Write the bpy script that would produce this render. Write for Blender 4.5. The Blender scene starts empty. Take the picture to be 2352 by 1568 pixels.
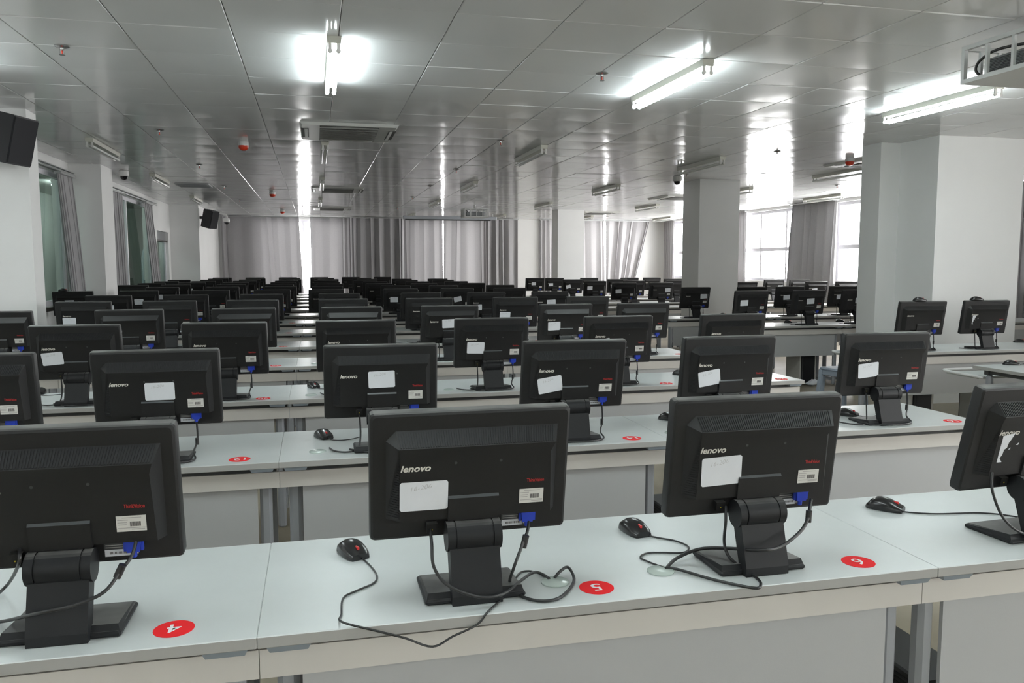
import bpy, math, random
from mathutils import Vector, Matrix

# ------------------------------------------------------------------ camera
scene = bpy.context.scene
COL = scene.collection
IW, IH, FPX = 2352.0, 1568.0, 1876.5
YAW, PITCH, ROLL, CAMZ = 0.23575, 0.0938, -0.00101, 1.4907
cy, sy, cp, sp = math.cos(YAW), math.sin(YAW), math.cos(PITCH), math.sin(PITCH)
FWD = Vector((sy * cp, cy * cp, -sp))
RIGHT0 = Vector((cy, -sy, 0.0))
UP0 = RIGHT0.cross(FWD)
RIGHT = math.cos(ROLL) * RIGHT0 + math.sin(ROLL) * UP0
UP = -math.sin(ROLL) * RIGHT0 + math.cos(ROLL) * UP0
EYE = Vector((0, 0, CAMZ))
cam_data = bpy.data.cameras.new('camera')
cam_data.sensor_width = 36.0
cam_data.lens = FPX / IW * 36.0
cam_data.clip_start = 0.05
cam = bpy.data.objects.new('camera', cam_data)
COL.objects.link(cam)
M = Matrix((RIGHT, UP, -FWD)).transposed().to_4x4()
M.translation = EYE
cam.matrix_world = M
scene.camera = cam

# ------------------------------------------------------------------ world, exposure
SKY = 27.0
TUBE = 60.0
scene.view_settings.view_transform = 'Standard'
scene.view_settings.look = 'None'
scene.view_settings.gamma = 1.0
scene.view_settings.use_curve_mapping = False
scene.view_settings.exposure = -0.05
world = bpy.data.worlds.new('overcast_sky')
scene.world = world
world.use_nodes = True
bg = world.node_tree.nodes['Background']
bg.inputs['Color'].default_value = (1.0, 0.975, 0.965, 1)
bg.inputs['Strength'].default_value = SKY
try:
    scene.cycles.use_denoising = True
    scene.cycles.max_bounces = 10
    scene.cycles.diffuse_bounces = 5
    scene.cycles.transparent_max_bounces = 16
    scene.cycles.sample_clamp_indirect = 6.0
except Exception:
    pass

# ------------------------------------------------------------------ picking helpers (authoring only)
def ray(x, y):
    return FWD + (x - IW / 2) / FPX * RIGHT + (IH / 2 - y) / FPX * UP
def on_z(x, y, z):
    d = ray(x, y); return EYE + d * ((z - CAMZ) / d.z)
def on_y(x, y, Y):
    d = ray(x, y); return EYE + d * (Y / d.y)
def on_x(x, y, X):
    d = ray(x, y); return EYE + d * (X / d.x)
def project(p):
    d = Vector(p) - EYE
    z = d.dot(FWD)
    if z < 0.05: return None
    return (IW / 2 + FPX * d.dot(RIGHT) / z, IH / 2 - FPX * d.dot(UP) / z)

# ------------------------------------------------------------------ materials
def new_mat(name):
    m = bpy.data.materials.new(name); m.use_nodes = True
    nt = m.node_tree
    return m, nt, nt.nodes['Principled BSDF']
def mat(name, col, rough=0.5, metal=0.0, spec=0.5, var=0.0, vscale=6.0, bump=0.0, bscale=200.0, emit=None, estr=0.0, coat=0.0):
    m, nt, b = new_mat(name)
    b.inputs['Base Color'].default_value = (*col, 1)
    b.inputs['Roughness'].default_value = rough
    b.inputs['Metallic'].default_value = metal
    b.inputs['Specular IOR Level'].default_value = spec
    b.inputs['Coat Weight'].default_value = coat
    if emit:
        b.inputs['Emission Color'].default_value = (*emit, 1)
        b.inputs['Emission Strength'].default_value = estr
    tc = nt.nodes.new('ShaderNodeTexCoord')
    if var > 0:
        n = nt.nodes.new('ShaderNodeTexNoise'); n.inputs['Scale'].default_value = vscale; n.inputs['Detail'].default_value = 5
        nt.links.new(tc.outputs['Object'], n.inputs['Vector'])
        r = nt.nodes.new('ShaderNodeValToRGB')
        r.color_ramp.elements[0].position = 0.3; r.color_ramp.elements[1].position = 0.7
        r.color_ramp.elements[0].color = (*[c * (1 - var) for c in col], 1)
        r.color_ramp.elements[1].color = (*[min(1, c * (1 + var * .5)) for c in col], 1)
        nt.links.new(n.outputs['Fac'], r.inputs['Fac'])
        nt.links.new(r.outputs['Color'], b.inputs['Base Color'])
    if bump > 0:
        n2 = nt.nodes.new('ShaderNodeTexNoise'); n2.inputs['Scale'].default_value = bscale
        nt.links.new(tc.outputs['Object'], n2.inputs['Vector'])
        bp = nt.nodes.new('ShaderNodeBump'); bp.inputs['Strength'].default_value = bump; bp.inputs['Distance'].default_value = 0.002
        nt.links.new(n2.outputs['Fac'], bp.inputs['Height'])
        nt.links.new(bp.outputs['Normal'], b.inputs['Normal'])
    return m
def fabric(name, col, trans=0.3):
    m = bpy.data.materials.new(name); m.use_nodes = True
    nt = m.node_tree; nt.nodes.clear()
    out = nt.nodes.new('ShaderNodeOutputMaterial')
    d = nt.nodes.new('ShaderNodeBsdfDiffuse'); t = nt.nodes.new('ShaderNodeBsdfTranslucent')
    tc = nt.nodes.new('ShaderNodeTexCoord'); n = nt.nodes.new('ShaderNodeTexNoise'); n.inputs['Scale'].default_value = 40
    r = nt.nodes.new('ShaderNodeValToRGB')
    r.color_ramp.elements[0].color = (*[c * .88 for c in col], 1); r.color_ramp.elements[1].color = (*col, 1)
    nt.links.new(tc.outputs['Object'], n.inputs['Vector']); nt.links.new(n.outputs['Fac'], r.inputs['Fac'])
    nt.links.new(r.outputs['Color'], d.inputs['Color']); nt.links.new(r.outputs['Color'], t.inputs['Color'])
    mx = nt.nodes.new('ShaderNodeMixShader'); mx.inputs['Fac'].default_value = trans
    nt.links.new(d.outputs[0], mx.inputs[1]); nt.links.new(t.outputs[0], mx.inputs[2]); nt.links.new(mx.outputs[0], out.inputs['Surface'])
    return m
def pane_glass(name, tint, refl=0.5):
    m = bpy.data.materials.new(name); m.use_nodes = True
    nt = m.node_tree; nt.nodes.clear()
    out = nt.nodes.new('ShaderNodeOutputMaterial')
    t = nt.nodes.new('ShaderNodeBsdfTransparent'); t.inputs['Color'].default_value = (*tint, 1)
    g = nt.nodes.new('ShaderNodeBsdfGlossy'); g.inputs['Roughness'].default_value = 0.02
    g.inputs['Color'].default_value = (0.8, 0.9, 0.85, 1)
    lw = nt.nodes.new('ShaderNodeLayerWeight'); lw.inputs['Blend'].default_value = 0.5
    pw = nt.nodes.new('ShaderNodeMath'); pw.operation = 'POWER'; pw.inputs[1].default_value = 4.0
    nt.links.new(lw.outputs['Facing'], pw.inputs[0])
    f = nt.nodes.new('ShaderNodeMath'); f.operation = 'MULTIPLY_ADD'; f.inputs[1].default_value = refl; f.inputs[2].default_value = 0.04
    nt.links.new(pw.outputs[0], f.inputs[0])
    mx = nt.nodes.new('ShaderNodeMixShader')
    nt.links.new(f.outputs[0], mx.inputs['Fac']); nt.links.new(t.outputs[0], mx.inputs[1]); nt.links.new(g.outputs[0], mx.inputs[2])
    nt.links.new(mx.outputs[0], out.inputs['Surface'])
    return m

def dusty_lit_tops(m, dust_light_tint=(0.20, 0.196, 0.19), lo=0.75, hi=0.98):  # lightens upward faces: dust plus window light along top rims, put into colour
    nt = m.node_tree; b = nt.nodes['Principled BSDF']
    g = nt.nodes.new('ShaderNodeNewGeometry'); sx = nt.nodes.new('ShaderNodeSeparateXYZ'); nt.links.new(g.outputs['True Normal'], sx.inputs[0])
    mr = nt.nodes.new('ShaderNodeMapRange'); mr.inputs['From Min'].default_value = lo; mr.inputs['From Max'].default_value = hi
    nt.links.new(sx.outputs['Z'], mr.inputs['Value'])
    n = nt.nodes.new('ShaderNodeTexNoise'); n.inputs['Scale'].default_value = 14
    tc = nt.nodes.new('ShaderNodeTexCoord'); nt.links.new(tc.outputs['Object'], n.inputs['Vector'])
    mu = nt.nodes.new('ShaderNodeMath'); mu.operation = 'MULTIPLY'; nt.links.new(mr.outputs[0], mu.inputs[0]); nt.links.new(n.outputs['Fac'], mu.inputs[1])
    mx = nt.nodes.new('ShaderNodeMix'); mx.data_type = 'RGBA'; mx.inputs['A'].default_value = b.inputs['Base Color'].default_value; mx.inputs['B'].default_value = (*dust_light_tint, 1)
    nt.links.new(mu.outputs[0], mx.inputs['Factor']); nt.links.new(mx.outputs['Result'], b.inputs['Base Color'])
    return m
MT = {
 'wall': mat('white_wall_paint', (0.82, 0.82, 0.812), 0.6, var=0.03, vscale=1.5),
 'floor': mat('worn_tan_floor', (0.30, 0.265, 0.20), 0.45, var=0.3, vscale=1.3),
 'panel': mat('glossy_ceiling_panel', (0.72, 0.725, 0.725), 0.13, spec=0.22, var=0.02, vscale=0.4),
 'void': mat('dark_ceiling_void', (0.32, 0.32, 0.32), 0.8),
 'desktop': mat('white_laminate', (0.60, 0.63, 0.63), 0.32, spec=0.45, var=0.045, vscale=5.0),
 'edge': mat('grey_edge_band', (0.35, 0.345, 0.33), 0.5),
 'apron': mat('cream_steel', (0.60, 0.575, 0.54), 0.42, var=0.05, vscale=4.0),
 'modesty': mat('grey_steel_panel', (0.42, 0.425, 0.43), 0.4, bump=0.06, bscale=350),
 'post': mat('grey_leg_tube', (0.33, 0.345, 0.37), 0.32, metal=0.25),
 'bracket': mat('blue_grey_bracket', (0.26, 0.30, 0.34), 0.42, metal=0.3),
 'darkrail': mat('dark_underframe', (0.045, 0.047, 0.048), 0.6),
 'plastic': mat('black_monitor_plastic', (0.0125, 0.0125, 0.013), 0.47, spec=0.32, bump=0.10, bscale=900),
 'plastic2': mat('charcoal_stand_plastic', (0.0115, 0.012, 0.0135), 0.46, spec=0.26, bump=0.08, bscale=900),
 'vent': mat('vent_rib_plastic', (0.014, 0.0145, 0.016), 0.5, spec=0.28),
 'ledge': mat('hinge_ledge_painted_light', (0.06, 0.066, 0.072), 0.35),  # paler than the cover: light on its upward face is painted in
 'screen': mat('switched_off_screen', (0.008, 0.008, 0.009), 0.12),
 'logo': mat('silver_logo_print', (0.62, 0.60, 0.55), 0.4),
 'red': mat('red_logo_print', (0.42, 0.02, 0.02), 0.5),
 'paper': mat('white_paper', (0.70, 0.72, 0.76), 0.7, var=0.03, vscale=20),
 'pencil': mat('pencil_grey', (0.46, 0.46, 0.47), 0.8),
 'asset': mat('asset_label_paper', (0.62, 0.61, 0.58), 0.6),
 'barcode': mat('label_ink', (0.12, 0.11, 0.11), 0.7),
 'inkl': mat('label_faint_ink', (0.36, 0.35, 0.34), 0.7),
 'vga': mat('blue_plug_plastic', (0.015, 0.045, 0.42), 0.4),
 'yellow': mat('yellow_mark', (0.5, 0.4, 0.02), 0.5),
 'cable': mat('black_cable', (0.013, 0.013, 0.014), 0.42),
 'mouse': mat('black_mouse_plastic', (0.010, 0.010, 0.011), 0.24, spec=0.5),
 'mousered': mat('red_scroll_wheel', (0.55, 0.015, 0.015), 0.4),
 'stickred': mat('red_sticker', (0.76, 0.012, 0.018), 0.6, spec=0.15),
 'stickwhite': mat('white_sticker_print', (0.86, 0.84, 0.85), 0.5),
 'grommet': mat('pale_green_grommet', (0.52, 0.60, 0.56), 0.22, spec=0.6),
 'fixture': mat('cream_light_body', (0.50, 0.50, 0.44), 0.4),
 'socket': mat('white_lamp_holder', (0.66, 0.66, 0.64), 0.4),
 'tube_on': mat('lit_fluorescent_tube', (0.9, 0.95, 0.95), 0.3, emit=(0.89, 1.0, 1.01), estr=TUBE),
 'tube_off': mat('unlit_fluorescent_tube', (0.72, 0.74, 0.72), 0.18, spec=0.7),
 'acwhite': mat('aged_white_plastic', (0.56, 0.565, 0.54), 0.4),
 'acdark': mat('dark_grille_plastic', (0.055, 0.055, 0.05), 0.6),
 'gridslat': mat('dark_grille_slat', (0.13, 0.13, 0.12), 0.5),
 'chrome': mat('brushed_metal', (0.5, 0.5, 0.5), 0.25, metal=0.9),
 'blackmetal': mat('black_cabinet', (0.012, 0.012, 0.015), 0.55),
 'speakercloth': mat('black_speaker_grille', (0.010, 0.010, 0.013), 0.8, bump=0.3, bscale=600),
 'camwhite': mat('white_camera_shell', (0.62, 0.62, 0.61), 0.35),
 'lens': mat('black_dome', (0.01, 0.01, 0.012), 0.08),
 'redplastic': mat('red_detector_plastic', (0.55, 0.035, 0.01), 0.3),
 'cage': mat('white_cage_steel', (0.60, 0.61, 0.60), 0.4),
 'projgrey': mat('grey_projector_plastic', (0.26, 0.27, 0.28), 0.45),
 'frame': mat('grey_window_frame', (0.74, 0.73, 0.78), 0.4),
 'darkframe': mat('dark_window_sill', (0.06, 0.055, 0.05), 0.5),
 'curtain': fabric('grey_curtain_fabric', (0.43, 0.42, 0.43), 0.033),
 'curtain_dark': fabric('dark_and_unbacklit_curtain_fabric', (0.39, 0.385, 0.395), 0.020),  # darker curtain copy; over end wall piers it paints in the missing backlight
 'glass_clear': pane_glass('clear_window_glass', (0.97, 0.98, 0.98), 0.4),
 'glass_green': pane_glass('green_tinted_glass', (0.75, 0.80, 0.765), 0.45),
 'corridor': mat('corridor_paint', (0.48, 0.50, 0.48), 0.6),
 'signboard': mat('pale_blue_board', (0.36, 0.47, 0.52), 0.5, var=0.1, vscale=3),
 'boardblue': mat('blue_board_print', (0.12, 0.2, 0.45), 0.5),
 'boardred': mat('red_board_print', (0.5, 0.06, 0.05), 0.5),
 'rail': mat('curtain_rail_metal', (0.45, 0.46, 0.46), 0.3, metal=0.4),
 'tower': mat('black_tower_case', (0.012, 0.012, 0.013), 0.5),
 'holder': mat('cream_tower_holder', (0.46, 0.45, 0.42), 0.45),
 'stool': mat('blue_grey_stool_plastic', (0.32, 0.37, 0.44), 0.4),
 'tray': mat('pale_grey_tray', (0.50, 0.53, 0.52), 0.4),
 'traytube': mat('white_tray_handle', (0.70, 0.70, 0.70), 0.35),
 'screencase': mat('pale_screen_case', (0.50, 0.53, 0.58), 0.35),
}

for _k in ('plastic', 'plastic2', 'ledge'): dusty_lit_tops(MT[_k])

# ------------------------------------------------------------------ mesh builder
class MB:
    def __init__(self):
        self.v = []; self.f = []; self.m = []; self.mats = []
    def mi(self, k):
        if k is None: return 0
        if k not in self.mats: self.mats.append(k)
        return self.mats.index(k)
    def add(self, vs, fs, k=None):
        o = len(self.v); self.v += [tuple(p) for p in vs]; i = self.mi(k)
        for f in fs: self.f.append(tuple(a + o for a in f)); self.m.append(i)
        return self
    def box(self, x0, x1, y0, y1, z0, z1, k=None):
        vs = [(x0, y0, z0), (x1, y0, z0), (x1, y1, z0), (x0, y1, z0), (x0, y0, z1), (x1, y0, z1), (x1, y1, z1), (x0, y1, z1)]
        return self.add(vs, [(0, 3, 2, 1), (4, 5, 6, 7), (0, 1, 5, 4), (1, 2, 6, 5), (2, 3, 7, 6), (3, 0, 4, 7)], k)
    def hexa(self, b, t, k=None):
        return self.add(list(b) + list(t), [(0, 3, 2, 1), (4, 5, 6, 7), (0, 1, 5, 4), (1, 2, 6, 5), (2, 3, 7, 6), (3, 0, 4, 7)], k)
    def rbox(self, x0, x1, y0, y1, z0, z1, c, k=None):
        """box with chamfered edges of size c (superellipse-free: three stacked slabs)"""
        def ring(d, z): return [(x0 + d, y0 + c, z), (x0 + c, y0 + d, z), (x1 - c, y0 + d, z), (x1 - d, y0 + c, z), (x1 - d, y1 - c, z), (x1 - c, y1 - d, z), (x0 + c, y1 - d, z), (x0 + d, y1 - c, z)]
        def ring2(z): return [(x0 + c, y0 + c * 1.6, z), (x0 + c * 1.6, y0 + c, z), (x1 - c * 1.6, y0 + c, z), (x1 - c, y0 + c * 1.6, z), (x1 - c, y1 - c * 1.6, z), (x1 - c * 1.6, y1 - c, z), (x0 + c * 1.6, y1 - c, z), (x0 + c, y1 - c * 1.6, z)]
        rs = [ring2(z0), ring(0, z0 + c), ring(0, z1 - c), ring2(z1)]
        return self.loft(rs, k)
    def loft(self, rs, k=None, cap=True, closed=True):
        n = len(rs[0]); vs = [p for r_ in rs for p in r_]; fs = []
        for i in range(len(rs) - 1):
            for j in range(n if closed else n - 1):
                a = i * n + j; b = i * n + (j + 1) % n
                fs.append((a, b, b + n, a + n))
        if cap:
            fs.append(tuple(reversed(range(n)))); o = (len(rs) - 1) * n; fs.append(tuple(range(o, o + n)))
        return self.add(vs, fs, k)
    def cyl(self, c, r, h, axis='z', n=16, k=None, r2=None):
        r2 = r if r2 is None else r2
        rs = []
        for s, rr in ((0, r), (1, r2)):
            ring = []
            for i in range(n):
                a = 2 * math.pi * i / n; p, q_ = rr * math.cos(a), rr * math.sin(a)
                if axis == 'z': ring.append((c[0] + p, c[1] + q_, c[2] + s * h))
                elif axis == 'x': ring.append((c[0] + s * h, c[1] + p, c[2] + q_))
                else: ring.append((c[0] + q_, c[1] + s * h, c[2] + p))
            rs.append(ring)
        return self.loft(rs, k)
    def lathe(self, c, prof, n=16, k=None):
        rs = [[(c[0] + r_ * math.cos(2 * math.pi * i / n), c[1] + r_ * math.sin(2 * math.pi * i / n), c[2] + z) for i in range(n)] for r_, z in prof]
        return self.loft(rs, k)
    def prism(self, poly, axis, a0, a1, k=None):
        def P(u, w, a): return {'x': (a, u, w), 'y': (u, a, w), 'z': (u, w, a)}[axis]
        return self.loft([[P(u, w, a0) for u, w in poly], [P(u, w, a1) for u, w in poly]], k)
    def tube(self, pts, r, n=7, k=None):
        pts = [Vector(p) for p in pts]; rs = []; prev = None
        for i, p in enumerate(pts):
            t = (pts[min(i + 1, len(pts) - 1)] - pts[max(i - 1, 0)]).normalized()
            a = Vector((0, 0, 1)) if prev is None else prev
            if abs(t.dot(a)) > 0.95: a = Vector((1, 0, 0))
            u_ = (a - t * a.dot(t)).normalized(); w_ = t.cross(u_); prev = u_
            rs.append([tuple(p + r * (math.cos(2 * math.pi * j / n) * u_ + math.sin(2 * math.pi * j / n) * w_)) for j in range(n)])
        return self.loft(rs, k)
    def mesh(self, name, default='wall', smooth=None):
        me = bpy.data.meshes.new(name); me.from_pydata(self.v, [], self.f)
        for k in (self.mats or [default]): me.materials.append(MT[k])
        if self.mats:
            me.polygons.foreach_set('material_index', self.m)
        me.update()
        import bmesh
        b = bmesh.new(); b.from_mesh(me); bmesh.ops.recalc_face_normals(b, faces=b.faces); b.to_mesh(me); b.free()
        if smooth is not None:
            me.polygons.foreach_set('use_smooth', [True] * len(me.polygons))
            try: me.set_sharp_from_angle(angle=math.radians(smooth))
            except Exception: pass
        return me
def spline(pts, n=6):
    pts = [Vector(p) for p in pts]; P = [pts[0]] + pts + [pts[-1]]; out = []
    for i in range(1, len(P) - 2):
        for s in range(n):
            t = s / n; a, b, c, d = P[i - 1], P[i], P[i + 1], P[i + 2]
            out.append(0.5 * ((2 * b) + (c - a) * t + (2 * a - 5 * b + 4 * c - d) * t * t + (3 * b - a - 3 * c + d) * t ** 3))
    return out + [pts[-1]]
def link(name, me, parent=None, loc=None, rot=None):
    o = bpy.data.objects.new(name, me); COL.objects.link(o)
    if parent is not None: o.parent = parent
    if loc is not None: o.location = loc
    if rot is not None: o.rotation_euler = rot
    return o
def tag(o, label=None, cat=None, group=None, kind=None):
    if label: o['label'] = label
    if cat: o['category'] = cat
    if group: o['group'] = group
    if kind: o['kind'] = kind
    return o
def thing(name, loc, label, cat, group=None, rz=0.0):
    o = link(name, None, None, loc, (0, 0, rz)); o.empty_display_size = 0.1
    return tag(o, label, cat, group)
def text_verts(s, w=None, h=None, shear=0.0, offset=0.0):
    c = bpy.data.curves.new('t', 'FONT'); c.body = s; c.shear = shear; c.offset = offset; c.resolution_u = 3
    o = bpy.data.objects.new('t', c); me = bpy.data.meshes.new_from_object(o)
    vs = [v.co.copy() for v in me.vertices]; fs = [tuple(p.vertices) for p in me.polygons]
    bpy.data.objects.remove(o); bpy.data.curves.remove(c); bpy.data.meshes.remove(me)
    x0, x1 = min(v.x for v in vs), max(v.x for v in vs); y0, y1 = min(v.y for v in vs), max(v.y for v in vs)
    sx = w / (x1 - x0) if w else h / (y1 - y0); sy_ = h / (y1 - y0) if h else sx
    return [((v.x - (x0 + x1) / 2) * sx, (v.y - (y0 + y1) / 2) * sy_) for v in vs], fs
ORD = ['zeroth', 'first', 'second', 'third', 'fourth', 'fifth', 'sixth', 'seventh', 'eighth', 'ninth', 'tenth', 'eleventh', 'twelfth', 'thirteenth', 'fourteenth', 'fifteenth', 'sixteenth']

# ------------------------------------------------------------------ room shell
ZC = 2.8255
XL, XR, YB, YF = -3.13, 10.5, -8.8, 23.6
def struct(name, me, label=None, cat=None, parent=None, kind='structure'):
    o = link(name, me, parent)
    if parent is None: tag(o, label, cat, None, kind)
    return o
struct('floor', MB().box(XL - 2.6, XR + .3, YB - .3, YF + .3, -0.1, 0).mesh('floor', 'floor'), 'worn tan floor under the computer desks', 'floor')

def wall_boxes(axis, f0, f1, a0, a1, z0, z1, openings):
    """wall between a0..a1 with rectangular openings (b0,b1,w0,w1)"""
    mb = MB()
    def B(b0, b1, w0, w1):
        if b1 - b0 < 1e-4 or w1 - w0 < 1e-4: return
        if axis == 'y': mb.box(f0, f1, b0, b1, w0, w1)
        else: mb.box(b0, b1, f0, f1, w0, w1)
    cur = a0
    for b0, b1, w0, w1 in sorted(openings):
        B(cur, b0, z0, z1); B(b0, b1, z0, w0); B(b0, b1, w1, z1); cur = b1
    B(cur, a1, z0, z1)
    return mb
# openings
WIN_L = [(8.7, 11.95, 0.985, 2.66), (13.0, 17.75, 0.985, 2.68), (18.1, 19.42, 0.0, 2.2)]
WIN_R = [(-8.2, -5.4, 1.09, 2.76), (-4.2, -1.4, 1.09, 2.76), (-.2, 2.6, 1.09, 2.76), (8.2, 11.1, 1.09, 2.76), (12.2, 15.05, 1.09, 2.76), (16.35, 19.0, 1.09, 2.76), (20.2, 23.0, 1.09, 2.76)]  # the three windows nearest the camera end are unseen, added for more daylight
WIN_F = [(-1.55, 0.93, 0.55, 2.74), (2.62, 4.78, 0.55, 2.74), (6.66, 9.3, 0.9, 2.74)]
wl = struct('wall_left', wall_boxes('y', XL - .2, XL, YB, YF, 0, ZC + .25, WIN_L).mesh('wall_left'), 'white wall with interior windows along the corridor', 'wall')
struct('wall_far', wall_boxes('x', YF, YF + .25, XL - .2, XR + .2, 0, ZC + .25, WIN_F).mesh('wall_far'), 'white end wall behind the closed grey curtains', 'wall')
struct('wall_right', wall_boxes('y', XR, XR + .25, YB, YF, 0, ZC + .25, WIN_R).mesh('wall_right'), 'white outer wall with tall bright windows', 'wall')
struct('wall_back', MB().box(XL - .2, XR + .2, YB - .2, YB, 0, ZC + .25).mesh('wall_back'), 'white wall behind the front desk row', 'wall')
# piers on the left wall
for me in (MB().box(XL, -2.385, 7.95, 8.21, 0, ZC), MB().box(XL, -2.74, 12.0, 12.64, 0, ZC), MB().box(XL, -2.52, 19.68, YF, 0, ZC)):
    struct('pier', me.mesh('pier'), parent=wl)
# corridor behind the left wall
cor = MB()
cor.box(XL - 2.4, XL - 2.3, YB, YF, 0, ZC + .25); cor.box(XL - 2.4, XL - .2, YB - .1, YB, 0, ZC + .25); cor.box(XL - 2.4, XL - .2, YF, YF + .1, 0, ZC + .25)
cor.box(XL - 2.4, XL - .2, YB, YF, ZC + .15, ZC + .25)
cw = struct('wall_corridor', cor.mesh('wall_corridor', 'corridor'), 'pale green corridor walls seen through the glass', 'wall')
dm = MB().box(XL - 2.31, XL - 2.27, 15.6, 16.7, 0, 2.15, 'frame').box(XL - 2.29, XL - 2.25, 15.7, 16.6, 0, 2.05, 'corridor')
struct('door_2', dm.mesh('door_2'), 'grey framed corridor door seen through the glass', 'door')
struct('door_3', MB().box(XL - 2.31, XL - 2.27, 10.1, 11.2, 0, 2.15, 'frame').box(XL - 2.29, XL - 2.25, 10.2, 11.1, 0, 2.05, 'corridor').mesh('door_3'), 'corridor door opposite the first interior window', 'door')
nb = link('trim_3', MB().box(XL - 2.3, XL - 2.27, 17.2, 18.6, 1.9, 2.5, 'projgrey').box(XL - 2.275, XL - 2.262, 17.25, 18.55, 1.95, 2.45, 'modesty').mesh('notice_panel'))  # wall panel, not trim; stands for a dark shape in the glass
tag(nb, 'grey panel high on the corridor wall behind the glass', 'panel', None, 'structure')

# window units
def window_unit(name, axis, f, a0, a1, z0, z1, mull, trans, fmat, gmat, label, depth=.06, fw=.065):
    root = MB()
    def B(mb, b0, b1, w0, w1, d0=-depth / 2, d1=depth / 2):
        if axis == 'y': mb.box(f + d0, f + d1, b0, b1, w0, w1)
        else: mb.box(b0, b1, f + d0, f + d1, w0, w1)
    B(root, a0, a1, z0, z0 + fw); B(root, a0, a1, z1 - fw, z1); B(root, a0, a0 + fw, z0 + fw, z1 - fw); B(root, a1 - fw, a1, z0 + fw, z1 - fw)
    o = link(name, root.mesh('window_frame', fmat)); tag(o, label, 'window', None, 'structure')
    xs = [a0 + fw] + list(mull) + [a1 - fw]
    for mx in mull:
        mb = MB(); B(mb, mx - .03, mx + .03, z0 + fw, z1 - fw); link('mullion', mb.mesh('mullion', fmat), o)
    zs = [z0 + fw] + ([trans] if trans else []) + [z1 - fw]
    for i in range(len(xs) - 1):
        e0 = xs[i] + (.022 if i else 0); e1 = xs[i + 1] - (.022 if i < len(xs) - 2 else 0)
        if trans:
            mb = MB(); B(mb, e0, e1, trans - .042, trans + .042); link('transom', mb.mesh('transom', fmat), o)
        for j in range(len(zs) - 1):
            w0 = zs[j] + (.028 if j else 0); w1 = zs[j + 1] - (.028 if j < len(zs) - 2 else 0)
            mb = MB(); B(mb, e0 + .001, e1 - .001, w0 + .001, w1 - .001, -.004, .004); link('pane', mb.mesh('pane', gmat), o)
    return o
window_unit('window_1', 'y', XL - .1, *WIN_L[0], [10.35], None, 'frame', 'glass_green', 'green tinted interior window behind the first curtain')
window_unit('window_2', 'y', XL - .1, *WIN_L[1], [15.7], None, 'frame', 'glass_green', 'green tinted interior window between the two tied curtains')
for i, (a, mu) in enumerate(zip(WIN_R, ([-7.3, -6.3], [-3.3, -2.3], [.7, 1.7], [9.3, 10.2], [13.1, 14.22], [16.95, 18.05], [21.1, 22.05]))):
    window_unit('window_%d' % (10 + i if i < 3 else i), 'y', XR + .1, *a, mu, 1.845, 'frame', 'glass_clear', ['added bright window at the rear end of the window wall', 'added bright window behind the camera side desks', 'added bright window level with the front desk row', 'bright outer window by the far side of the big column', 'bright outer window beyond the wide column', 'bright outer window between the two bunched curtains', 'bright outer window in the far right corner'][i])
for i, (a, mu) in enumerate(zip(WIN_F, ([-.3], [3.9], [8.0]))):
    window_unit('window_%d' % (7 + i), 'x', YF + .1, *a, mu, None, 'frame', 'glass_clear', ['end wall window behind the parted pale curtains', 'end wall window behind the projection screen case', 'end wall window behind the last column'][i])
for i, (y0, y1, z0, z1) in enumerate(WIN_L[:2]):
    struct('trim_%d' % (1 + i), MB().box(XL - .02, XL + .05, y0 - .05, y1 + .05, z0 - .045, z0).mesh('trim', 'darkframe'), ['dark sill under the first interior window', 'dark sill under the second interior window'][i], 'sill')
# glazed doorway with rounded board
d = struct('door_1', MB().box(XL - .12, XL - .06, 18.1, 19.42, 2.02, 2.2, 'projgrey').box(XL - .14, XL - .02, 18.1, 19.42, 1.99, 2.02, 'darkframe').box(XL - .12, XL - .06, 18.1, 18.16, 0, 1.99, 'frame').box(XL - .12, XL - .06, 19.36, 19.42, 0, 1.99, 'frame').mesh('door_frame'), 'doorway with dark lintel beside the second interior window', 'door')
link('pane', MB().box(XL - .095, XL - .085, 18.16, 19.36, 0, 1.99).mesh('pane', 'glass_green'), d)
sb = thing('rounded_board', (XL - .35, 18.85, 0), 'pale blue round-topped board standing in the doorway', 'board')
poly = [(-.5, 0.05), (.5, .05), (.5, 1.45)] + [(.5 * math.cos(a * math.pi / 12), 1.45 + .42 * math.sin(a * math.pi / 12)) for a in range(1, 12)] + [(-.5, 1.45)]
link('board', MB().prism(poly, 'x', -.02, .02).mesh('board', 'signboard'), sb)
for (a, b, c_, dd, k) in ((-.25, .0, 1.40, 1.47, 'boardred'), (.05, .3, 1.36, 1.5, 'boardblue'), (-.3, .35, 1.2, 1.24, 'boardblue'), (-.1, .3, 1.08, 1.12, 'boardred'), (-.35, .35, .3, .5, 'boardblue'), (-.35, .0, .18, .26, 'boardred')):
    link('print', MB().box(.021, .024, a, b, c_, dd, k).mesh('print'), sb)
link('foot', MB().box(-.15, .15, -.4, .4, 0, .05).mesh('foot', 'frame'), sb)

# columns
def column(mb, label):
    o = link('column', mb.mesh('column')); tag(o, label, 'column', None, 'structure')
column(MB().box(6.35, 7.43, 7.38, 7.96, 0, ZC + .05).box(6.10, 7.43, 7.96, 8.28, 0, ZC + .05), 'wide white column with a stepped side behind two monitors')
column(MB().box(5.91, 6.60, 11.95, 12.55, 0, ZC + .05), 'square white column with a dome camera beside its top')
column(MB().box(5.76, 6.43, 19.2, 19.7, 0, ZC + .05), 'slim far white column near the end wall curtains')

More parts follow.
